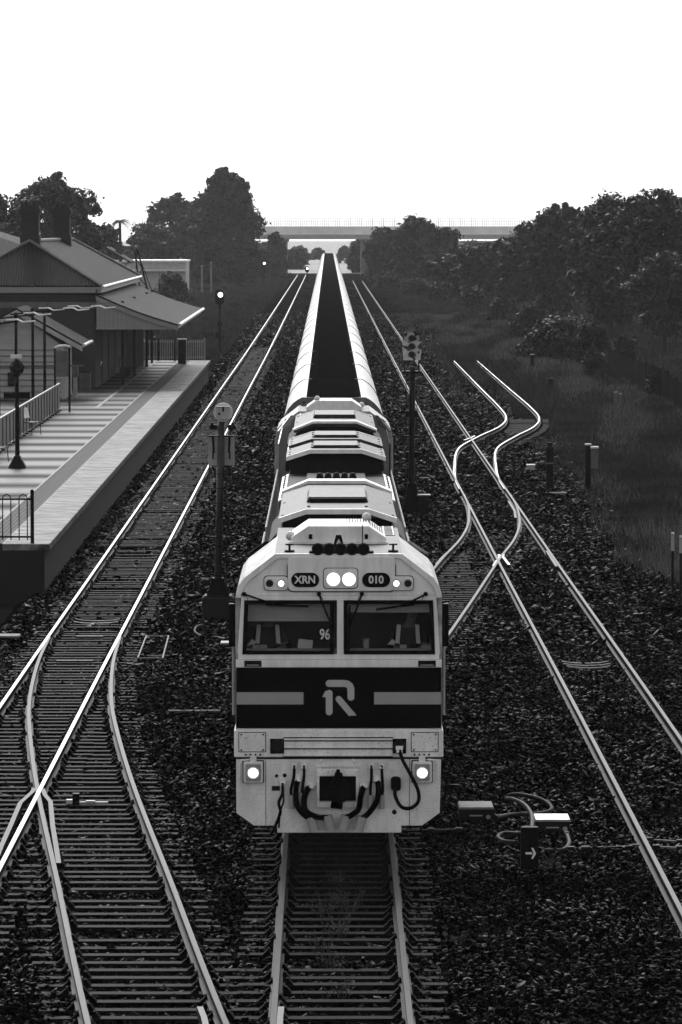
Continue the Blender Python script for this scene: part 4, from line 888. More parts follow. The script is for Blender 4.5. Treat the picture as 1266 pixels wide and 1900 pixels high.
    def stroke(pts, wd_, cap0=True, cap1=True):
        r = wd_/2; left = []; right = []
        for k, p in enumerate(pts):
            d = (Vector(pts[min(k+1, len(pts)-1)]) - Vector(pts[max(k-1, 0)])).normalized(); n_ = Vector((-d.y, d.x)); left.append(Vector(p)+n_*r); right.append(Vector(p)-n_*r)
        def cap(c, d): a0 = math.atan2(d.y, d.x); return [Vector((c[0]+r*math.cos(a0+R(90)-R(180)*k/8), c[1]+r*math.sin(a0+R(90)-R(180)*k/8))) for k in range(1, 8)]
        poly = left + (cap(pts[-1], (Vector(pts[-1])-Vector(pts[-2])).normalized()) if cap1 else []) + right[::-1] + (cap(pts[0], (Vector(pts[0])-Vector(pts[1])).normalized()) if cap0 else [])
        for k in range(len(pts)-1): b.prism([left[k], left[k+1], right[k+1], right[k]], yy0, yy1)
        for c, kk, on in ((pts[-1], -1, cap1), (pts[0], 0, cap0)):
            if on: b.prism([(c[0]+r*math.cos(2*math.pi*q/16), c[1]+r*math.sin(2*math.pi*q/16)) for q in range(16)], yy0+.0007*(1+abs(kk)), yy1)
    q = lambda px, py: (lx(px), lz(py))
    stroke([q(613,1270.5), q(640,1270.5), q(647,1271.5), q(651.5,1275), q(653.5,1280), q(653.8,1286), q(653.8,1296.5)], .098)
    stroke([q(613.2,1289), q(613.2,1324)], .095)
    b.prism([q(607,1283), q(600,1296), q(609,1296.5)], yy0-.0004, yy1)
    stroke([q(631,1300), q(655,1328.5)], .088, True, False); b.prism([q(652,1331), q(664,1330.6), q(657.6,1322), q(648,1326)], yy0-.0005, yy1)
    b.build('emblem', m_logo, nose)
    # --- pilot
    b = MB(); b.box(-1.48,1.48,-.02,.9,lz(1409),lz(1358)); b.build('pilot_beam', m_dirty, t, bevel=.015)
    b = MB(); b.prism([(-1.45,lz(1409)),(-1.45,lz(1514)),(-1.2,lz(1538)),(-.88,lz(1538)),(.88,lz(1538)),(1.18,lz(1538)),(1.43,lz(1514)),(1.45,lz(1409))], 0, .06); b.build('pilot_plate', m_dirty, t, bevel=.006)
    b = MB(); b.prism([(lx(516),lz(1551)),(lx(748),lz(1551)),(lx(748),lz(1508)),(lx(516),lz(1508))], -.025, .02); b.build('pilot_lower_plate', m_dirty, t, bevel=.01)
    b = MB(); b.box(lx(495)-.006,lx(495),-.006,.0,lz(1538),lz(1409)); b.box(lx(763),lx(763)+.006,-.006,.0,lz(1538),lz(1409)); b.build('panel_joint', m_black, t)
    b = MB(); b.box(lx(529),lx(731),-.06,.02,lz(1407),lz(1372))
    for y in (1373, 1388, 1403): b.box(lx(529),lx(731),-.085,-.06,lz(y+3),lz(y))
    rs = b.build('ribbed_step', m_dirty, t, bevel=.005); b = MB()
    for y in (1371, 1377, 1392, 1407): b.box(lx(528),lx(732),-.063,-.055,lz(y)-.012,lz(y)+.004)
    b.build('step_shade', m_steel, rs)  # dark strips paint in the shade between the ribs
    for x0, x1 in ((445,494),(767,816)):
        b = MB(); b.prism(rrect(lx(x0),lx(x1),lz(1398),lz(1363),.015,2), -.032, -.02); ap = b.build('access_panel', m_dirty, t, bevel=.004)
        b = MB(); b.prism(rrect(lx(x0)-.01,lx(x1)+.01,lz(1398)-.01,lz(1363)+.01,.015,2), -.0225, -.0195); b.build('panel_seam', m_black, ap)
        b = MB()
        for cx in (x0+4, x1-4):
            for cy in (1366, 1395): b.cyl((lx(cx),-.042,lz(cy)), (lx(cx),-.03,lz(cy)), .013, 8)
        b.build('bolt', m_steel, ap)
    for x0, x1 in ((503,529),(732,757)):
        b = MB(); b.box(lx(x0),lx(x1),-.028,.0,lz(1402),lz(1374)); sk = b.build('jumper_socket', m_black, t); b = MB(); b.cyl((lx((x0+x1)/2),-.09,lz(1386)), (lx((x0+x1)/2),-.02,lz(1386)), .085, 14); b.build('socket_cap', m_rubber, sk)
    # ditch lights
    for s, px in ((-1, 471.5), (1, 786.5)):
        b = MB(); b.prism(rrect(lx(px-18),lx(px+18),lz(1455),lz(1416),.02), -.13, 0); dl = b.build('ditch_light', m_dirty, t, bevel=.008); b = MB(); b.prism(rrect(lx(px-20),lx(px+20),lz(1457.5),lz(1414.5),.02), -.01, 0); b.build('shadow_backing', m_steel, dl)  # dark plate behind the housing stands in for its shadow
        b = MB(); b.prism(rrect(lx(px-14),lx(px+14),lz(1451),lz(1420),.02), -.145, -.13); b.build('reflector', m_galv, dl)
        lamp_disc('lamp', .078, m_lamp3, dl, (lx(px),-.16,lz(1436)), .02)
        b = MB()
        for k in range(5): b.bar((lx(px-11+5.5*k),-.175,lz(1452)), (lx(px-11+5.5*k),-.175,lz(1419)), .006, .012)
        b.build('guard', m_offw, dl); b = MB(); b.box(lx(px-6),lx(px+6),-.1,.0,lz(1416),lz(1405)); b.build('bracket', m_dirty, dl)
        b = MB()
        for k in range(4): b.cyl((lx(px-14+9*k),-.04,lz(1404)), (lx(px-14+9*k),-.01,lz(1404)), .014, 8)
        b.build('bolt', m_steel, dl)
        xh = s*1.40; b = MB(); b.tube([(xh*.9,-.03,lz(1413)),(xh*.985,-.05,lz(1414)),(xh*1.0,-.05,lz(1420)),(xh,-.05,lz(1452))], .014, 6); b.build('grab_rail', m_dirty, t)
    # coupler
    b = MB(); oo = [(lx(590),lz(1502)),(lx(668),lz(1502)),(lx(668),lz(1429)),(lx(590),lz(1429))]; ii = [(lx(595),lz(1491)),(lx(663),lz(1491)),(lx(663),lz(1443)),(lx(595),lz(1443))]
    b.shell(oo + oo[:1], ii + ii[:1], -.12, 0); b.build('coupler_frame', m_dirty, t, bevel=.008)
    b = MB(); b.box(lx(594),lx(664),-.006,.0,lz(1492),lz(1442)); b.build('coupler_recess', m_band, t)
    b = MB(); b.prism([(-.1,.62),(-.15,.72),(-.13,.86),(-.06,.93),(.1,.92),(.15,.84),(.14,.7),(.08,.62)], -.42, -.02); b.prism([(-.17,.66),(-.05,.66),(-.05,.87),(-.17,.84)], -.56, -.42); b.prism([(.07,.66),(.17,.68),(.15,.86),(.07,.87)], -.5, -.42)
    b.prism([(-.07,.92),(.06,.92),(.05,1.0),(-.05,1.02)], -.3, -.1); b.tube([(-.01,-.2,1.0),(-.01,-.2,1.06)], .03, 8); b.prism([(-.12,.52),(.05,.5),(.06,.62),(-.1,.62)], -.3, -.1); b.build('coupler', m_band, t, bevel=.02)
    b = MB(); b.tube([(lx(597),-.06,lz(1428)),(lx(597),-.1,lz(1415)),(lx(600),-.1,lz(1412))], .02, 6); b.tube([(lx(660),-.06,lz(1428)),(lx(660),-.1,lz(1415)),(lx(656),-.1,lz(1412))], .02, 6); b.tube([(lx(588),-.08,lz(1424)),(lx(670),-.08,lz(1424))], .018, 6); b.build('uncoupling_bar', m_dirty, t)
    # brake hoses with pale glad hands
    def hose(pts, r, name='brake_hose', endc=None):
        P3 = []; pp = [Vector(p) for p in pts]
        for k in range(len(pp)-1):
            a = pp[max(k-1,0)]; c, d = pp[k], pp[k+1]; e = pp[min(k+2,len(pp)-1)]
            for u in range(5):
                u /= 5; P3.append(.5*((2*c) + (d-a)*u + (2*a-5*c+4*d-e)*u*u + (3*c-a-3*d+e)*u**3))
        P3.append(pp[-1]); b = MB(); b.tube(P3, r, 8); ho = b.build(name, m_band if r > .03 or r == .021 else m_black, t, smooth=True)
        p0 = pp[0]; b = MB(); b.cyl(p0 + Vector((0,.03,.03)), p0 - Vector((0,0,.05)), r*1.7, 8); b.box(p0.x-r*2, p0.x+r*2, p0.y-.01, p0.y+.05, p0.z, p0.z+.05); b.build('hose_fitting', m_dirty, ho)
        if endc is not None:
            b = MB(); b.cyl(pp[-1] + Vector(endc)*-.03, pp[-1] + Vector(endc)*.17, .072 if r > .03 else .042, 14); b.build('glad_hand', m_offw, ho)
    def h2(*pp): return [(lx(x), y, lz(z)) for x, z, y in pp]
    hose(h2((548,1424,-.05),(547,1445,-.1),(542,1468,-.13),(543,1482,-.12)), .021, endc=(0,0,-1)); hose(h2((566,1424,-.05),(566,1445,-.1),(563,1465,-.13),(562,1478,-.12)), .021, endc=(0,0,-1))
    hose(h2((692,1424,-.05),(692,1445,-.1),(690,1468,-.13),(690,1482,-.12)), .021, endc=(0,0,-1)); hose(h2((711,1424,-.05),(712,1448,-.1),(713,1468,-.13),(711,1482,-.12)), .021, endc=(0,0,-1))
    hose(h2((554,1449,-.05),(551,1470,-.15),(553,1495,-.2),(566,1513,-.22),(580,1522,-.2)), .040, endc=(.25,0,-1)); hose(h2((577,1462,-.05),(567,1480,-.17),(569,1505,-.22),(590,1517,-.24),(610,1519,-.2)), .044, endc=(.25,0,-1))
    hose(h2((678,1461,-.05),(672,1480,-.17),(668,1502,-.22),(656,1513,-.24),(644,1519,-.2)), .044, endc=(-.25,0,-1)); hose(h2((703,1449,-.05),(705,1470,-.15),(700,1492,-.2),(685,1512,-.22),(673,1521,-.2)), .040, endc=(-.25,0,-1))
    hose(h2((744,1393,-.1),(750,1412,-.16),(768,1445,-.18),(779,1470,-.17),(779,1490,-.16),(765,1502,-.16),(748,1500,-.15),(737,1482,-.12),(736,1466,-.08)), .026, 'jumper_cable')
    b = MB(); b.prism(rrect(lx(728),lx(747),lz(1471),lz(1445),.05), -.1, 0); b.build('cable_receptacle', m_black, t, bevel=.01)
    b = MB(); b.box(lx(506),lx(521),-.008,0,lz(1472),lz(1463)); b.build('warning_plate', m_steel, t); b = MB(); b.cyl((lx(515),-.02,lz(1444)), (lx(515),0,lz(1444)), .022, 10); b.cyl((lx(530),-.03,lz(1443)), (lx(530),0,lz(1443)), .028, 10); b.build('valve_knob', m_black, t)
    hose(h2((526,1457,-.06),(526,1475,-.12),(519,1492,-.16),(522,1510,-.14),(512,1538,-.1),(505,1552,-.06)), .022, 'control_cable'); hose(h2((527,1470,-.06),(528,1490,-.12),(522,1508,-.15),(519,1540,-.1)), .013, 'control_cable')
    b = MB(); b.box(lx(724),lx(741),-.004,0,lz(1432),lz(1417)); b.build('blank_plate', m_cream, t); b = MB(); b.cyl((lx(691),-.03,lz(1512)),(lx(691),0,lz(1512)),.03,8); b.cyl((lx(735),-.03,lz(1512)),(lx(735),0,lz(1512)),.035,8); b.build('drain_cock', m_steel, t)
    # mirrors and cab-side gear
    for s in (-1, 1):
        b = MB(); b.box(*sorted((s*1.47,s*1.56)), .25, .45, lz(1205), lz(1125)); b.bar((s*1.40,.3,lz(1125)), (s*1.54,.3,lz(1120)), .03, .03); b.build('side_mirror', m_black, t, bevel=.01)
        b = MB(); b.tube([(s*1.50,.5,1.75),(s*1.50,.5,3.3)], .02, 6); b.build('door_handrail', m_offw, t)
    # roof of the cab
    b = MB()
    for k in range(5):
        x = lx(592 + 21.25*k); b.tube([(x,-.02,4.16),(x,.12,4.16),(x,.28,4.165)], [.088,.075,.05], 18); 
    hb = MB(); hb.box(lx(576),lx(696),.02,.22,4.055,4.13); rk = hb.build('horn_bracket', m_black, t, bevel=.01); b.build('horn', m_black, rk)
    b = MB()
    for k in range(5): x = lx(592+21.25*k); b.tube([(x+.075*math.cos(a*math.pi/6), -.025, 4.16+.075*math.sin(a*math.pi/6)) for a in range(13)], .009, 5)
    b.build('horn_rim', m_rubber, rk)
    b = MB(); b.prism([(-.09,4.09),(.09,4.09),(.035,4.32),(-.035,4.32)], .55, .75); b.ball((0.02,.48,4.14), (.07,.07,.08)); b.build('beacon', m_black, t); b = MB(); b.prism([(-.035,4.20),(.035,4.20),(0,4.27)], .44, .47); b.build('beacon_face', m_white, t)
    b = MB(); b.box(-.9,.9,.05,3.35,4.088,4.096); b.build('cab_roof', m_roof, t)
    for px in (539, 733):
        b = MB(); x = lx(px); b.box(x-.07,x+.07,.28,.42,4.09,4.12); b.tube([(x,.35,4.1),(x,.35,4.2)], .016, 6); b.box(x-.06,x+.06,.33,.37,4.19,4.21); b.build('antenna', m_black, t)
    b = MB(); b.tube([(.34,.8,4.09),(.34,.8,4.45)], .008, 5); b.build('whip_antenna', m_black, t)
    b = MB(); b.prism([(-.69,4.10),(.69,4.10),(.69,4.19),(.44,4.36),(-.44,4.36),(-.69,4.19)], 1.75, 3.2); ac = b.build('air_conditioner', m_cream, t, bevel=.015)
    b = MB(); b.box(-.72,.72,1.7,1.75,4.10,4.13); b.build('base_strip', m_cream, ac)
    b = MB()
    for k in range(9): x = .12+.04*k; b.box(x,x+.018,2.5,3.1,4.355,4.364)
    for k in range(6): x = .46+.035*k; b.prism([(x,4.35-(x-.44)*.68),(x+.016,4.35-(x-.43)*.68),(x+.016,4.36-(x-.43)*.68),(x,4.365-(x-.44)*.68)], 2.2, 3.0)
    b.build('louvre', m_black, ac); b = MB(); b.box(-.43,-.38,1.73,1.76,4.17,4.24); b.box(.38,.43,1.73,1.76,4.17,4.24); b.build('latch', m_black, ac)
    b = MB(); b.ball((-.70,1.95,4.2), .07); b.ball((.42,2.95,4.4), .07); b.build('gps_dome', m_white, t)
    # --- long hood
    def gam(z, w_=.93, d=.145, c=.49, th=None): return [(-w_,z-d),(-c,z),(c,z),(w_,z-d)]
    LL = 23.6
    b = MB(); b.box(-.9,.9,3.45,LL-.35,1.7,3.96); hood = b.build('hood', m_hood, t)
    b = MB(); b.box(-.93,.93,3.45,5.9,3.97,4.03); b.build('hood_top', m_roof, t, bevel=.01); b = MB(); b.box(.25,.86,3.9,5.7,4.035,4.06)
    b.build('mesh_tread', m_hood, t); b = MB()
    for k in range(8): b.box(.25,.86,3.95+.24*k,3.98+.24*k,4.06,4.068)
    for k in range(5): b.box(.27+.14*k,.285+.14*k,3.9,5.7,4.061,4.069)
    b.build('tread_bars', m_galv, t)
    def canopy(y0, y1, z, zb, name, w_=.93):
        b = MB(); pr = gam(z, w_); b.prism(pr + [(x*.985, q_-.055) for x, q_ in pr[::-1]], y0, y1); cp = b.build(name, m_roof, t)
        b = MB(); b.prism([(x*.93, q_-.06) for x, q_ in pr] + [(w_*.93, zb), (-w_*.93, zb)], y0+.25, y1-.05); b.build('grille_box', m_hood, cp)
        b = MB(); b.shell([(x*1.004, q_+.012) for x, q_ in pr], [(x, q_-.07) for x, q_ in pr], y0-.03, y0+.06); b.build('front_lip', m_cream if name != 'x' else m_roof, cp)
        b = MB(); 
        for yy in (y0+.5, (y0+y1)/2, y1-.4):
            for x, q_ in pr: b.cyl((x*.93, yy, q_+.01), (x*.93, yy, q_+.03), .025, 6)
        b.build('bolt', m_steel, cp); return cp
    cA = canopy(6.6, 13.4, 4.26, 3.96, 'dynamic_brake_canopy')
    b = MB(); b.prism([(-.5,4.262),(.5,4.262),(.46,4.35),(-.46,4.35)], 8.3, 10.6); b.build('raised_hatch', m_roof, cA, bevel=.01)
    b = MB(); b.box(-.44,.44,8.22,8.3,4.262,4.33); b.build('vent_slot', m_black, cA)
    b = MB(); b.prism([(-.95,4.10),(-.49,4.275),(.49,4.275),(.95,4.10),(.95,4.14),(.49,4.33),(-.49,4.33),(-.95,4.14)], 12.9, 13.4); b.build('rear_bead', m_cream, cA)
    for k in range(5):
        b = MB(); x = -.30 + .15*k*1.0; b.tube([(x,16.9,3.96),(x,16.9,4.12),(x,16.9,4.2),(x,16.9,4.23)], [.075,.075,.055,.02], 12); b.build('roof_vent', m_hood, hood, smooth=True)
    b = MB(); b.box(-.8,.8,14.2,16.2,3.962,4.02); b.box(-.55,.55,18,20,3.962,4.03); b.build('engine_hatch', m_hood, hood, bevel=.01)
    for s in (-1, 1):
        b = MB(); b.prism([(s*.9,3.965),(s*1.02,3.90),(s*1.02,3.93),(s*.9,3.995)], 13.6, 20.4); ps = b.build('gutter_strip', m_cream, hood); b = MB()
        for k in range(12): b.box(*sorted((s*.94,s*.975)), 13.9+.54*k, 14.1+.54*k, 3.945, 3.982)
        b.build('strip_hole', m_black, ps)
        b = MB(); b.prism([(s*.9,3.0),(s*1.14,3.1),(s*1.1,3.7),(s*.9,3.94)], 7.0, 11.5); b.build('side_intake', m_hood, hood, bevel=.03)
        b = MB(); b.box(*sorted((s*.9,s*1.42)), 3.5, LL-.2, 1.55, 1.66); b.build('walkway', m_steel, t)
        b = MB(); b.tube([(s*1.40,3.5,2.65),(s*1.40,LL-.3,2.65)], .022, 6)
        for k in range(11): b.tube([(s*1.40,3.6+1.95*k,1.6),(s*1.40,3.6+1.95*k,2.65)], .018, 6)
        b.build('handrail', m_offw, t)
        b = MB(); b.tube([(s*1.05,3.5,4.0),(s*1.25,3.5,3.86),(s*1.36,5.6,3.4),(s*1.36,5.6,1.66)], .02, 6); b.bar((s*1.1,3.45,3.98),(s*1.38,5.2,3.68),.02,.03)
        for k in range(6): u = k/6; b.bar((s*(1.02+.05*u),3.5+.3*k,4.0-.03*k),(s*(1.3+.05*u),3.5+.3*k,3.84-.03*k),.015,.015)
        b.build('roof_ladder', m_galv if s > 0 else m_black, t)
    cB = canopy(20.6, 23.3, 4.44, 3.9, 'radiator_canopy', .95)
    b = MB(); b.prism([(-.46,4.445),(.46,4.445),(.42,4.50),(-.42,4.50)], 21.2, 22.8); b.build('raised_hatch', m_roof, cB, bevel=.01)
    b = MB(); b.box(-.95,.95,20.3,20.7,3.9,3.965); b.build('bulkhead_ledge', m_roof, t)
    # --- underframe
    b = MB(); b.box(-1.3,1.3,.9,LL-.1,1.25,1.55); b.build('underframe', m_steel, t); b = MB(); b.box(-1.25,1.25,8.8,14.8,.35,1.25); b.build('fuel_tank', m_hood, t, bevel=.1)
    for yc in (4.6, 19.0):
        b = MB()
        for s in (-1, 1): b.box(*sorted((s*.85,s*1.1)), yc-2.4, yc+2.4, .55, .95)
        b.box(-.85,.85,yc-.3,yc+.3,.6,.9); bg_ = b.build('bogie', m_steel, t, bevel=.03)
        for dy in (-1.8, 0, 1.8):
            b = MB(); b.cyl((-.9,yc+dy,.5),(.9,yc+dy,.5),.09,10)
            for s in (-1, 1): b.cyl((s*.69,yc+dy,.5),(s*.80,yc+dy,.5),.5,24)
            b.build('wheelset', m_railside, bg_)
    return t
loco = make_loco('white and black locomotive with lit headlights leading the train towards the viewer')
loco2 = copy_tree(loco, loc=(0, LY + 23.6 + .7 + 23.6, 0), rz=math.pi, label='second locomotive coupled back to back behind the lit leading one')
for ch in loco2.children_recursive:                 # the trailing locomotive runs unlit
    if ch.name.split('.')[0] in ('headlight', 'marker_light', 'lamp'):
        ch.data = ch.data.copy(); ch.data.materials[0] = m_lens

# loose papers and cup on the cab desk
t = thing('paper_sheet', 'pale sheet of paper propped on the cab desk behind the left windscreen', 'paper', (lx(568), LY+.22, 2.72)); b = MB(); b.add([(-.11,0,.0),(.1,0,-.02),(.115,.03,.12),(-.09,.03,.145),(-.11,.008,.0),(.1,.008,-.02),(.115,.038,.12),(-.09,.038,.145)], [(0,1,2,3),(7,6,5,4),(0,4,5,1),(1,5,6,2),(2,6,7,3),(3,7,4,0)]); b.build('sheet', M('paper', .5, .8, var=.1), t)
t = thing('cup', 'pale cup standing on the cab desk behind the right windscreen', 'cup', (lx(682), LY+.22, 2.735)); b = MB(); b.tube([(0,0,0),(0,0,.13)], [.038,.048], 14); b.build('body', m_offw, t); b = MB(); b.tube([(0,0,.13),(0,0,.145)], [.05,.046], 14); b.build('lid', m_grey, t)

# ------------------------------------------------------------------ the crew
m_skin = M('skin', .22, .55, var=.1); m_vest = M('vest_cloth', .045, .8, var=.2); m_refl = M('reflective_tape', .75, .35, var=.1); m_hair = M('hair', .01, .6)
def skin_mesh(name, nodes, edges, mat, parent, sub=1, root=0):
    me = bpy.data.meshes.new(name); me.from_pydata([n[:3] for n in nodes], edges, []); o = bpy.data.objects.new(name, me); C.objects.link(o); o.parent = parent
    me.materials.append(mat); sk = o.modifiers.new('skin', 'SKIN'); sk.use_smooth_shade = True
    for k, n in enumerate(nodes):
        r = n[3]; me.skin_vertices[0].data[k].radius = (r, r) if not isinstance(r, tuple) else r; me.skin_vertices[0].data[k].use_root = k == root
    s = o.modifiers.new('sub', 'SUBSURF'); s.levels = sub; s.render_levels = sub; return o
def person(x, y, lab, s, tilt):
    t = thing('person', lab, 'person', (x, LY+y, 1.78)); 
    # seated, facing -y, hands forward on the desk; z from the cab floor
    N = [(0,.05,.62,(.15,.11)),(0,.06,.85,(.145,.10)),(0,.03,1.08,(.17,.11)),(0,0,1.20,(.10,.08)),(tilt,-.02,1.285,.052),(tilt*1.3,-.04,1.36,(.07,.08)),(tilt*1.5,-.045,1.45,(.075,.09)),(tilt*1.5,-.035,1.52,.05),(tilt*1.4,-.125,1.40,.018)]
    E = [(0,1),(1,2),(2,3),(3,4),(4,5),(5,6),(6,7),(5,8)]
    for sx in (-1, 1):
        k = len(N); N += [(sx*.19,.01,1.14,.062),(sx*.26,-.08,.92,.047),(sx*.2,-.32,.93,.035),(sx*.17,-.40,.94,(.032,.018))]; E += [(2,k),(k,k+1),(k+1,k+2),(k+2,k+3)]
        for f in range(4):
            q = len(N); fx = sx*(.145+.019*f); ln = (.075,.085,.08,.062)[f]; N += [(fx,-.435,.94,.009),(fx,-.435-ln*.55,.935,.0085),(fx,-.435-ln*.9,.905,.007)]; E += [(k+3,q),(q,q+1),(q+1,q+2)]
        q = len(N); N += [(sx*.135,-.41,.935,.011),(sx*.115,-.445,.925,.009)]; E += [(k+3,q),(q,q+1)]
        k = len(N); N += [(sx*.1,-.05,.58,.085),(sx*.14,-.42,.56,.065),(sx*.14,-.44,.12,.045),(sx*.14,-.55,.05,.04)]; E += [(0,k),(k,k+1),(k+1,k+2),(k+2,k+3)]
    skin_mesh('body', N, E, m_skin, t, 1)
    skin_mesh('vest', [(0,.05,.66,(.17,.13)),(0,.06,.85,(.165,.12)),(0,.03,1.07,(.19,.13)),(0,.0,1.2,(.11,.09)),(-.2,.01,1.14,.075),(-.265,-.07,.94,.06),(.2,.01,1.14,.075),(.265,-.07,.94,.06)], [(0,1),(1,2),(2,3),(2,4),(4,5),(2,6),(6,7)], m_vest, t, 1)
    for sx in (-1, 1):
        b = MB(); b.prism([(.15*sx-.032,.98),(.15*sx+.026,.97),(.13*sx+.028,1.24),(.13*sx-.03,1.25)], -.155, -.135); b.build('reflective_strip', m_refl, t)
    b = MB(); b.bar((s*.2,-.17,1.02),(s*.27,-.16,.93),.07,.012,(0,1,0)); b.build('reflective_strip', m_refl, t)
    b = MB(); b.ball((tilt*1.5,-.02,1.48), (.09,.11,.085)); b.build('hair', m_hair, t, smooth=True)
    b = MB()
    for sx in (-1, 1): b.ball((tilt*1.5+sx*.032,-.118,1.435), .012, 8, 6)
    b.build('eyes', m_black, t); b = MB(); b.box(tilt*1.4-.025, tilt*1.4+.025, -.113, -.105, 1.352, 1.36); b.build('mouth', m_vest, t)
    return t
person(lx(498), .82, 'person in a dark safety vest with two upright pale strips behind the left windscreen', -1, .01)
person(lx(762), .82, 'person in a dark safety vest leaning behind the right windscreen', -1, .05)

# ------------------------------------------------------------------ wagons
m_wside = M('wagon_side', .32, .42, 0, spec=.35, var=.2, vs=.6, stretch=(1,.3,1)); m_wtop = M('wagon_load', .005, .9, spec=.0, var=.5, vs=1.5, bump=.5, bs=6)
def make_wagon():
    t = thing('coal_wagon', 'dark topped coal wagon with bright rounded sides directly behind the second locomotive', 'wagon', (0, 106.7, 0), 'wagons of the long train'); W = 12.9
    b = MB(); o = mir([(1.15,1.0),(1.30,1.5),(1.345,2.6),(1.345,3.45),(1.30,3.72),(1.18,3.94),(1.05,4.09),(.93,4.18),(.82,4.24)])
    n_o = len(o); b.add([(x, .06, z) for x, z in o] + [(x, W+.02, z) for x, z in o], [(i, i+1, n_o+i+1, n_o+i) for i in range(n_o-1)]); b.build('body', m_wside, t, smooth=True)
    b = MB(); b.prism([(-.83,4.22),(-.5,4.28),(.5,4.28),(.83,4.22),(.83,4.0),(-.83,4.0)], .07, W+.03); b.build('load', m_wtop, t)
    b = MB(); b.prism(mir([(1.17,1.0),(1.315,1.5),(1.36,2.6),(1.36,3.45),(1.315,3.725),(1.195,3.95),(1.06,4.105),(.94,4.195),(.83,4.255)]), -.02, .10); b.build('end_plate', m_grey, t)
    b = MB(); b.box(-.35,.35,-.0,W,.75,1.0); b.build('centre_sill', m_steel, t)
    for yc in (2.2, W-2.2):
        b = MB()
        for s in (-1, 1): b.box(*sorted((s*.9,s*1.1)), yc-1.2, yc+1.2, .4, .75)
        for dy in (-.85,.85):
            b.cyl((-.85,yc+dy,.45),(.85,yc+dy,.45),.08,8)
            for s in (-1, 1): b.cyl((s*.69,yc+dy,.45),(s*.8,yc+dy,.45),.45,16)
        b.build('bogie', m_steel, t)
    return t
wg = make_wagon()
for k in range(1, 44): copy_tree(wg, loc=(0.0, 106.7 + 13.0*k, 0), label='dark topped coal wagon with bright rounded sides coupled between other wagons of the train')
# ------------------------------------------------------------------ signals
def mast_base(t, w0, w1, h):
    b = MB(); v = []; 
    b.add([(-w0,-w0,0),(w0,-w0,0),(w0,w0,0),(-w0,w0,0),(-w1,-w1,h),(w1,-w1,h),(w1,w1,h),(-w1,w1,h)], [(0,3,2,1),(4,5,6,7),(0,1,5,4),(1,2,6,5),(2,3,7,6),(3,0,4,7)]); b.box(-w0*1.15,w0*1.15,-w0*1.15,w0*1.15,-.04,.03); return b.build('mast_base', m_black, t)
def ladder(t, y, w_, z0, z1, step=.33):
    b = MB()
    for s in (-1, 1): b.tube([(s*w_,y,z0),(s*w_,y,z1)], .012, 5)
    z = z0 + .1
    while z < z1: b.tube([(-w_,y,z),(w_,y,z)], .010, 5); z += step
    b.build('ladder', m_steel, t)
Y = 93.0; x = P(405,1100,Y).x; s = F_PX/Y
t = thing('railway_signal', 'tall signal seen from behind, pale round disc on top, left of the locomotive', 'signal', (x, Y, -.18), 'tall signal masts'); zz = lambda py: P(405,py,Y).z + .18
b = MB(); b.prism(rrect(-.36,.36,-.15,zz(1106),.05), -.36, .36); b.build('concrete_block', m_concd, t, bevel=.03)
z0 = zz(1106); b = mast_base(t, .27, .12, zz(1072)-z0); b.location.z = z0
tx = .085                                           # the mast leans a little to the right
b = MB(); b.tube([(0,0,zz(1075)),(tx,0,zz(782))], [.085,.08], 14); b.build('mast', M('mast_paint', .03, .5, var=.4, spec=.3), t, smooth=True)
b = MB(); b.tube([(tx*1.25,.02,zz(782)),(tx*1.25,.02,zz(776))], .1, 12); b.cyl((.12,.05,zz(765)),(.12,-.0,zz(765)), .22, 32); sh = b.build('signal_disc', m_white, t)
b = MB(); b.prism(rrect(.12-.155,.12+.155,zz(778),zz(754),.025), -.2, 0); b.build('lamp_case', m_offw, sh, bevel=.01); b = MB(); b.box(.11,.15,-.215,-.2,zz(763),zz(754)); b.box(.02,.06,-.215,-.2,zz(769),zz(765)); b.box(-.03,.27,-.212,-.2,zz(756),zz(755)); b.build('case_latch', m_black, sh)
b = MB(); 
for q in (-1, 1): b.box(*sorted((.11+q*.12,.11+q*.30)), -.1, .08, zz(797), zz(788)); b.box(*sorted((.11+q*.2,.11+q*.27)), -.12, -.08, zz(794), zz(784))
b.build('clamp', m_steel, t); b = MB(); b.box(-.2,.36,-.06,.06,zz(811),zz(808)); b.build('cross_arm', m_black, t)
for q in (-1, 1):
    b = MB(); xa, xb = sorted((.08+q*.07,.08+q*.30)); b.prism(rrect(xa,xb,zz(864),zz(812),.03), .08, .1); b.build('backing_plate', m_offw, t); b = MB(); b.tube([(.08+q*.19,-.02,zz(810)),(.08+q*.17,-.02,zz(840))], .025, 6); b.tube([(.08+q*.19,-.02,zz(838)),(.08+q*.19,-.02,zz(852))], .018, 6); b.build('plate_stay', m_black, t); b = MB(); b.tube([(.03+q*.1,-.04,zz(885)),(.03+q*.1,-.04,zz(868))], .022, 6); b.build('mast_bracket', m_black, t)
b = MB(); b.box(-.2,.26,-.2,-.12,zz(996),zz(994)); b.build('ladder_bracket', m_black, t); ladder(t, -.2, .195, zz(1128), zz(862))
Y = 127.0; x = P(764,935,Y).x; s = F_PX/Y; zz = lambda py: P(764,py,Y).z + .2
t = thing('railway_signal', 'tall three lamp signal with a weathered pale face, right of the locomotives', 'signal', (x, Y, -.2), 'tall signal masts')
b = mast_base(t, .3, .12, .95); b = MB(); b.tube([(0,0,.9),(.02,0,zz(680))], [.1,.085], 12); b.build('mast', m_steel, t)
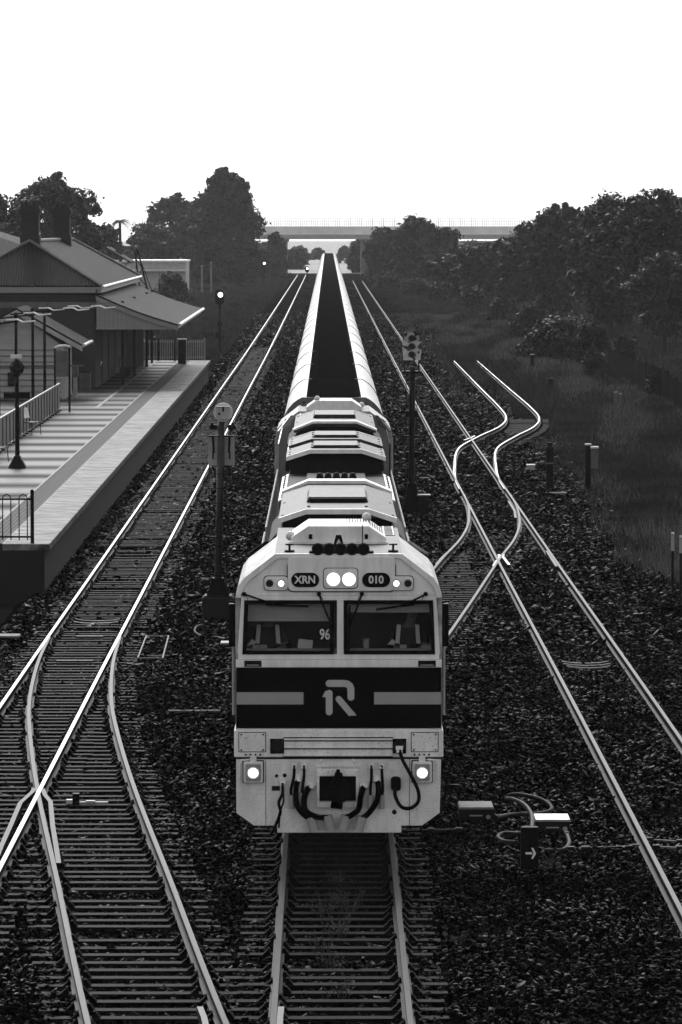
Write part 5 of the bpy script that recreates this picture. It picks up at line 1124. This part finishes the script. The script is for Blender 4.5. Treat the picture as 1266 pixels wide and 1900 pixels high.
def mat_face():
    m = M('weathered_face', .38, .7); t_ = m.node_tree; bs = t_.nodes['Principled BSDF']; tc = t_.nodes.new('ShaderNodeTexCoord'); n = t_.nodes.new('ShaderNodeTexNoise'); n.inputs['Scale'].default_value = 6; n.inputs['Detail'].default_value = 5
    t_.links.new(tc.outputs['Object'], n.inputs[0]); r = t_.nodes.new('ShaderNodeValToRGB'); r.color_ramp.elements[0].position = .42; r.color_ramp.elements[0].color = (.01,.01,.01,1); r.color_ramp.elements[1].position = .47; r.color_ramp.elements[1].color = (.5,.5,.5,1); t_.links.new(n.outputs['Fac'], r.inputs[0]); t_.links.new(r.outputs[0], bs.inputs['Base Color']); return m
m_face = mat_face()
z0, z1 = zz(668), zz(612); w_ = .29; pts = [(-w_*.9,z0),(w_*.9,z0),(w_,z0+.3),(w_,z1-w_)] + [(w_*math.cos(R(a)), z1-w_+w_*math.sin(R(a))) for a in range(15,180,15)] + [(-w_,z1-w_),(-w_,z0+.3)]
b = MB(); b.prism(pts, -.2, -.16); hd = b.build('signal_face', m_face, t); b = MB(); b.shell(pts[3:-1], [(x_*.9, z_-.02) for x_, z_ in pts[3:-1]], -.33, -.16); b.build('hood', m_black, hd)
b = MB(); b.box(-.16,.16,-.16,.1,z0,z1-.25); b.build('lamp_case', m_black, hd)
for py in (628, 643, 658):
    b = MB(); b.cyl((0,-.215,zz(py)),(0,-.2,zz(py)),.09,18); ln = b.build('lens', m_lens, hd); b = MB(); a = [(.115*math.cos(R(q)), zz(py)+.115*math.sin(R(q))) for q in range(-30,211,20)]; b.shell(a, [(x_*.85, zz(py)+(z_-zz(py))*.85) for x_, z_ in a], -.42, -.2); b.build('visor', m_black, ln)
b = MB(); b.box(-.3,.3,-.3,.25,zz(691),zz(688))
for q in (-.22, .22): b.tube([(q,-.25,zz(690)),(q,-.25,zz(668))], .02, 6); b.tube([(q,.2,zz(690)),(q,.2,zz(668))], .02, 6)
b.build('platform_cage', m_black, t); ladder(t, .3, .17, .1, zz(690))
b = MB()
for py in (762, 838):
    for q in (-.14, .14): b = MB(); b.box(q-.05,q+.05,-.12,.06,zz(py+11),zz(py)); b.build('junction_box', m_black, t)
b = MB(); b.box(-.24,.24,-.08,.06,zz(812),zz(808)); b.build('cross_arm', m_black, t)
t = thing('relay_box', 'low dark box with a pale top at the foot of the three lamp signal', 'box', (P(787,925,126).x, 126, -.3)); b = MB(); b.box(-.15,.15,-.15,.15,0,.72); b.build('body', m_steel, t, bevel=.01); b = MB(); b.box(-.2,.2,-.18,.18,.72,.76); b.build('lid', m_offw, t)
def post_signal(px, by, top, Y, lab, k):
    x = P(px, by, Y).x; z1 = P(px, top, Y).z + .3; t = thing('colour_light_signal', lab, 'signal', (x, Y, -.3), 'small far signals'); hs = k
    b = MB(); b.tube([(0,0,0),(0,0,z1-.3)], .07*hs, 8); b.build('mast', m_black, t)
    b = MB(); b.prism(rrect(-.33*hs,.33*hs,z1-1.1*hs,z1,.28*hs), -.1, .05); hd = b.build('signal_head', m_black, t)
    b = MB(); b.cyl((0.06*hs,-.13,z1-.38*hs),(.06*hs,-.1,z1-.38*hs),.17*hs,16); b.build('lamp', emit('signal_lamp_lit', 4.0), hd)
    b = MB(); b.prism([(-.24*hs,z1-2.5*hs),(0,z1-2.75*hs),(.26*hs,z1-2.5*hs),(0,z1-2.2*hs)], -.1, 0); b.box(-.27*hs,.05*hs,-.1,0,z1-3.45*hs,z1-3.05*hs) if by - top > 60 else None; b.build('junction_box', m_black, t)
post_signal(408, 645, 537, 294, 'lit signal on a slim post beyond the end of the platform', 1.0)
post_signal(490, 523, 484, 640, 'small lit signal before the tallest left tree', 1.05)
post_signal(570, 524, 494, 640, 'small dim lit signal where the platform track disappears', .9)
# ------------------------------------------------------------------ lineside gear
m_bar = M('dull_bar', .10, .6, var=.5, vs=6, spec=.15)
def metal_box(px, by, w_, d_, h_, lab, topm, cat='box'):
    g = G(px, by, -.25); t = thing('point_machine', lab, cat, (g.x, g.y, -.25), 'boxes beside the points'); b = MB(); b.box(-w_/2,w_/2,0,d_,0.02,h_); b.build('case', m_steel, t, bevel=.012)
    b = MB(); b.prism([(-w_/2-.015,h_-.012),(w_/2+.015,h_-.012),(w_/2+.0,h_+.02),(-w_/2,h_+.02)], -.015, d_+.015); b.build('lid', topm, t)
    b = MB(); b.cyl((w_*.36,-.012,h_*.5),(w_*.36,0,h_*.5),.035,10); b.box(-w_*.2,w_*.18,-.01,0,h_*.55,h_*.62); b.build('latch', m_offw, t); b = MB(); b.box(-w_/2-.06,w_/2+.06,-.05,d_+.05,-.03,.03); b.build('bed_plate', m_black, t); return t
metal_box(884, 1532, .50, .62, .26, 'weathered point machine nearest the locomotive right side', m_conc)
metal_box(1026, 1553, .50, .58, .24, 'point machine with a glossy lid beside the arrow post', m_galv)
metal_box(8, 1192, .62, .5, .12, 'flat pale lidded point box cut by the left edge', m_conc)
metal_box(425, 1212, .34, .42, .2, 'pale lidded box left of the cab by the signal foot', m_offw)
g = G(983, 1622, -.25); t = thing('marker_post', 'short black post bearing a white arrow in front of the point machines', 'post', (g.x, g.y, -.25)); b = MB(); b.prism(rrect(-.125,.125,-.1,.66,.03), -.05, .1); b.build('post', m_black, t, bevel=.01)
b = MB(); q = g.y; zc = .30; b.box(-.06,.03,-.058,-.05,zc-.014,zc+.014); b.prism([(.02,zc+.075),(.045,zc+.075),(.085,zc),(.045,zc-.075),(.02,zc-.075),(.05,zc)], -.058, -.05); b.build('arrow', m_num, t)
def cable(pts, r, lab, mat=None, name='cable', z=-.2):
    PP = [G(a, c, zz_) for a, c, zz_ in pts]; o0 = PP[0]; t = thing(name, lab, name, (o0.x, o0.y, z)); pp = []
    for k in range(len(PP)-1):
        a = PP[max(k-1,0)]; c, d = PP[k], PP[k+1]; e = PP[min(k+2,len(PP)-1)]
        for u in range(6): u /= 6; pp.append(.5*((2*c)+(d-a)*u+(2*a-5*c+4*d-e)*u*u+(3*c-a-3*d+e)*u**3))
    pp.append(PP[-1]); b = MB(); b.tube([p - Vector((o0.x, o0.y, z)) for p in pp], r, 8); b.build('sheath', mat or M('hose_rubber', .012, .6, var=.3, vs=8, spec=.12), t, smooth=True)
    b = MB(); d = (pp[1]-pp[0]).normalized(); q = pp[0] - Vector((o0.x, o0.y, z)); b.cyl(q - d*.06, q + d*.05, r*1.35, 8); b.build('gland', m_steel, t); return t
cable([(921,1517,-.1),(950,1512,-.14),(1000,1510,-.15),(1024,1502,-.12),(1012,1488,-.05),(985,1478,.0),(955,1474,-.02),(938,1480,-.1)], .035, 'thick cable looping widest behind the point machines')
cable([(986,1545,.0),(987,1515,.05),(975,1495,.02),(955,1484,.0),(940,1482,-.1)], .035, 'thick cable bending up out of the arrow post')
cable([(1052,1548,-.12),(1056,1565,-.15),(1045,1577,-.17),(1015,1578,-.18),(990,1572,-.15)], .033, 'thick cable curving below the glossy lidded point machine')
cable([(967,1548,-.1),(938,1546,-.15),(924,1553,-.17),(935,1561,-.17),(960,1563,-.12)], .033, 'thick cable looping left of the arrow post')
cable([(372,1180,.0),(362,1172,.05),(366,1163,.1),(378,1161,.05),(382,1178,-.15),(400,1182,-.2),(420,1186,-.1)], .028, 'curled cable at the foot of the left signal')
def rod(pts, lab, r=.02, mat=None, fit=True):
    PP = [G(a, c, -.16) for a, c in pts]; o0 = PP[0]; t = thing('point_rod', lab, 'rod', (o0.x, o0.y, -.16), 'rods working the points'); b = MB()
    for a, c in zip(PP, PP[1:]): b.bar(a - o0, c - o0, r*2, r*1.6)
    b.build('bar', mat or m_bar, t); b = MB()
    for p in PP: q = p - o0; b.box(q.x-.05,q.x+.05,q.y-.05,q.y+.05,-.06,.035)
    b.build('joint', m_steel, t)
rod([(748,1543),(800,1541),(852,1540)], 'dark rod from the locomotive foot to the nearer point machine', .022, m_steel)
rod([(1060,1575),(1085,1575)], 'short bright rod right of the glossy lidded point machine'); rod([(1088,1574),(1180,1571)], 'dark rod from the point machine to the right rail', .022, m_steel); rod([(1218,1572),(1262,1574)], 'bright rod outside the right rail at the picture edge')
rod([(1205,1558),(1262,1562)], 'jointed rod outside the right rail, above the bright one', .016)
rod([(252,1193),(283,1193)], 'upper short bright rod of the left point frame'); rod([(262,1217),(325,1217)], 'long bright rod of the left point frame', .018); rod([(240,1234),(262,1234)], 'lowest short bright rod left of the point frame', .03)
t = thing('rod_linkage', 'square pale rod linkage right of the left turnout', 'linkage', tuple(G(285,1220,-.2))); o0 = G(285,1220,-.2); b = MB()
for a, c in (((271,1180),(314,1180)),((256,1221),(303,1222)),((272,1180),(256,1221)),((313,1180),(302,1222))): b.bar(G(*a,-.13)-o0, G(*c,-.13)-o0, .03, .03)
b.build('bar', m_bar, t); b = MB()
for a in ((271,1180),(314,1180),(256,1221),(303,1222),(264,1200),(308,1196)): q = G(*a,-.16)-o0; b.box(q.x-.06,q.x+.06,q.y-.08,q.y+.08,-.08,.02)
b.build('bearing', m_steel, t)
for x0, x1, y, lb in ((142,191,1179.5,'upper dark stretcher bar between the left turnout blades'),(105,172,1224.5,'lower dark stretcher bar between the left turnout blades')):
    a, c = G(x0,y,-.12), G(x1,y,-.12); t = thing('stretcher_bar', lb, 'bar', (a.x, a.y, -.12), 'stretcher bars'); b = MB(); b.box(0,c.x-a.x,0,.16,-.12,-.02); b.build('channel', m_black, t); b = MB(); b.box(0,c.x-a.x,-.012,.012,-.02,-.004); b.build('edge', m_galv, t)
t = thing('lock_stretcher', 'pale centred plate bar inside the left curved track', 'bar', tuple(G(150,1488,-.14)), 'stretcher bars'); b = MB(); b.box(-.2,.42,0,.04,-.03,.0); b.build('bar', m_galv, t); b = MB(); b.box(.08,.22,-.01,.05,0,.02); b.build('plate', m_white, t)
t = thing('gauge_lug', 'small bright block beside the left curved track', 'block', tuple(G(128,1489,-.14)), 'stretcher bars'); b = MB(); b.box(-.04,.05,0,.1,-.08,.04); b.build('block', m_white, t); b = MB(); b.box(.06,.16,-.05,.1,-.08,.14); b.build('bracket', m_black, t)
def bond(y, lab, path, k, w_=.52):
    x = xat(path, y); t = thing('bond_wire', lab, 'wire', (x, y, -.15), 'bright wires between the rails'); b = MB()
    b.tube([(-w_,0,.03),(-w_*.6,-.06,.0),(0,-.09,-.01),(w_*.6,-.06,.0),(w_,0,.03)], .013, 6); b.build('strand', m_galv, t); b = MB()
    for s_ in (-1,1): b.cyl((s_*w_,0,.0),(s_*w_,0,.06),.025,8)
    b.build('lug', m_steel, t)
bond(82.9, 'top wire of the three between the right rails', p_right, 0, .5); bond(82.45, 'middle wire of the three between the right rails', p_right, 1, .5); bond(82.0, 'bottom wire of the three between the right rails', p_right, 2, .46)
bond(91.9, 'upper wire between the platform track rails near the turnout', p_left, 0); bond(91.3, 'lower wire between the platform track rails near the turnout', p_left, 1)
a, c = G(311,1324,-.2), G(408,1327,-.2); t = thing('cable_trough', 'half buried pale concrete trough left of the locomotive', 'trough', (a.x, a.y, -.2)); b = MB(); b.box(0,c.x-a.x,0,.2,-.06,.05); b.build('lid', M('trough_lid', .03, .9), t, bevel=.01); b = MB(); b.box(-.02,.03,-.02,.22,-.06,.03); b.build('end_cap', m_conc, t)
def lpost(px, by, top, wpx, lab, mat=None, capm=None, arm=None, name='line_post', grp='posts in the grass'):
    g = G(px, by, -.3); s_ = F_PX/g.y; h = (by-top)/s_ + .12; w_ = wpx/s_/2; t = thing(name, lab, 'post', (g.x, g.y, -.3), grp); b = MB(); b.box(-w_,w_,-w_,w_,0,h); b.build('post', mat or m_black, t, bevel=.008); b = MB(); b.box(-w_*1.15,w_*1.15,-w_*1.15,w_*1.15,h,h+.05); b.build('cap', capm or m_steel, t); return t, s_, h
t, s_, h = lpost(1020, 908, 838, 13, 'thick black post standing alone left of the post with a box'); b = MB(); b.box(-.09,.09,-.09,.09,h+.05,h+.2); b.build('top_cylinder', m_steel, t); b = MB(); b.box(-.14,.14,-.125,-.11,h*.62,h*.66); b.build('band', m_grey, t)
t, s_, h = lpost(1091, 909, 832, 10, 'black post with a grey cabinet fixed to its right side', capm=m_white); b = MB(); b.box(.1,.34,-.12,.12,h*.48,h*.93); bx = b.build('cabinet', m_grey, t, bevel=.01); b = MB(); b.box(.08,.36,-.14,.14,h*.93,h*.97); b.build('lid', m_white, bx)
t, s_, h = lpost(985, 876, 870, 14, 'low pale marker block in the grass left of the black posts', m_offw, m_white)
lpost(1022, 727, 708, 9, 'stubby dark post beyond the black posts'); lpost(988, 684, 662, 7, 'slim dark post left of the stubby one, farther away', capm=m_offw); lpost(996, 717, 685, 3, 'thin grey stake beside the slim dark post', m_grey); 
lpost(1143, 770, 733, 5, 'left one of two pale stakes before the paling fence', m_grey, m_offw, grp='pale stakes'); lpost(1151, 772, 736, 5, 'right one of two pale stakes before the paling fence', m_grey, m_offw, grp='pale stakes')
for px, top, lb in ((1248, 1000, 'left tall stake with a pale top at the right edge'), (1263, 1006, 'right tall stake with a pale top at the right edge')):
    t, s_, h = lpost(px, 1100, top, 4.5, lb, m_steel, m_white, grp='pale topped stakes'); b = MB(); b.box(-.035,.035,-.035,.035,h*.72,h*.99); b.build('painted_top', m_offw, t)
t = thing('concrete_slab', 'broken pale slab lying among weeds by the black posts', 'slab', tuple(G(1033,920,-.3))); b = MB(); b.prism([(-.3,-.08),(.3,-.1),(.34,.12),(-.2,.15)], 0, .12, 'z'); b.build('slab', m_conc, t, bevel=.02); b = MB(); b.prism([(-.9,.0),(-.6,-.1),(-.5,.1),(-.8,.15)], 0, .07, 'z'); b.build('fragment', m_conc, t)
t = thing('scrap_rail', 'pale length of old rail lying behind the three lamp signal', 'rail', tuple(G(786,889,-.22))); b = MB(); b.box(-.2,.2,-.03,.03,0,.07); b.box(-.2,.2,-.08,.08,-.02,.01); b.build('rail', m_offw, t)
for px, by, top, lb in ((375,526,494,'left tall pole before the tallest left tree'),(392,524,488,'right tall pole before the tallest left tree')):
    Y = 560; x = P(px,by,Y).x; h = P(px,top,Y).z+.3; t = thing('timber_pole', lb, 'pole', (x,Y,-.3), 'poles before the tallest left tree'); b = MB(); b.tube([(0,0,0),(0,0,h)],[.16,.12],8); b.build('pole', m_conc, t); b = MB(); b.cyl((0,0,h),(0,0,h+.12),.15,8); b.build('cap', m_offw, t)

# ------------------------------------------------------------------ haze
hz = MB(); hz.box(-2500, 2500, -200, 2700, -3.5, 34); ho = hz.build('haze', []); tag(ho, kind='stuff')
m = bpy.data.materials.new('haze'); m.use_nodes = True; n_ = m.node_tree; n_.nodes.clear(); pv = n_.nodes.new('ShaderNodeVolumePrincipled')
pv.inputs['Color'].default_value = (.95,.95,.95,1); pv.inputs['Density'].default_value = HAZE; pv.inputs['Anisotropy'].default_value = .1
oo = n_.nodes.new('ShaderNodeOutputMaterial'); n_.links.new(pv.outputs[0], oo.inputs['Volume']); ho.data.materials.append(m)
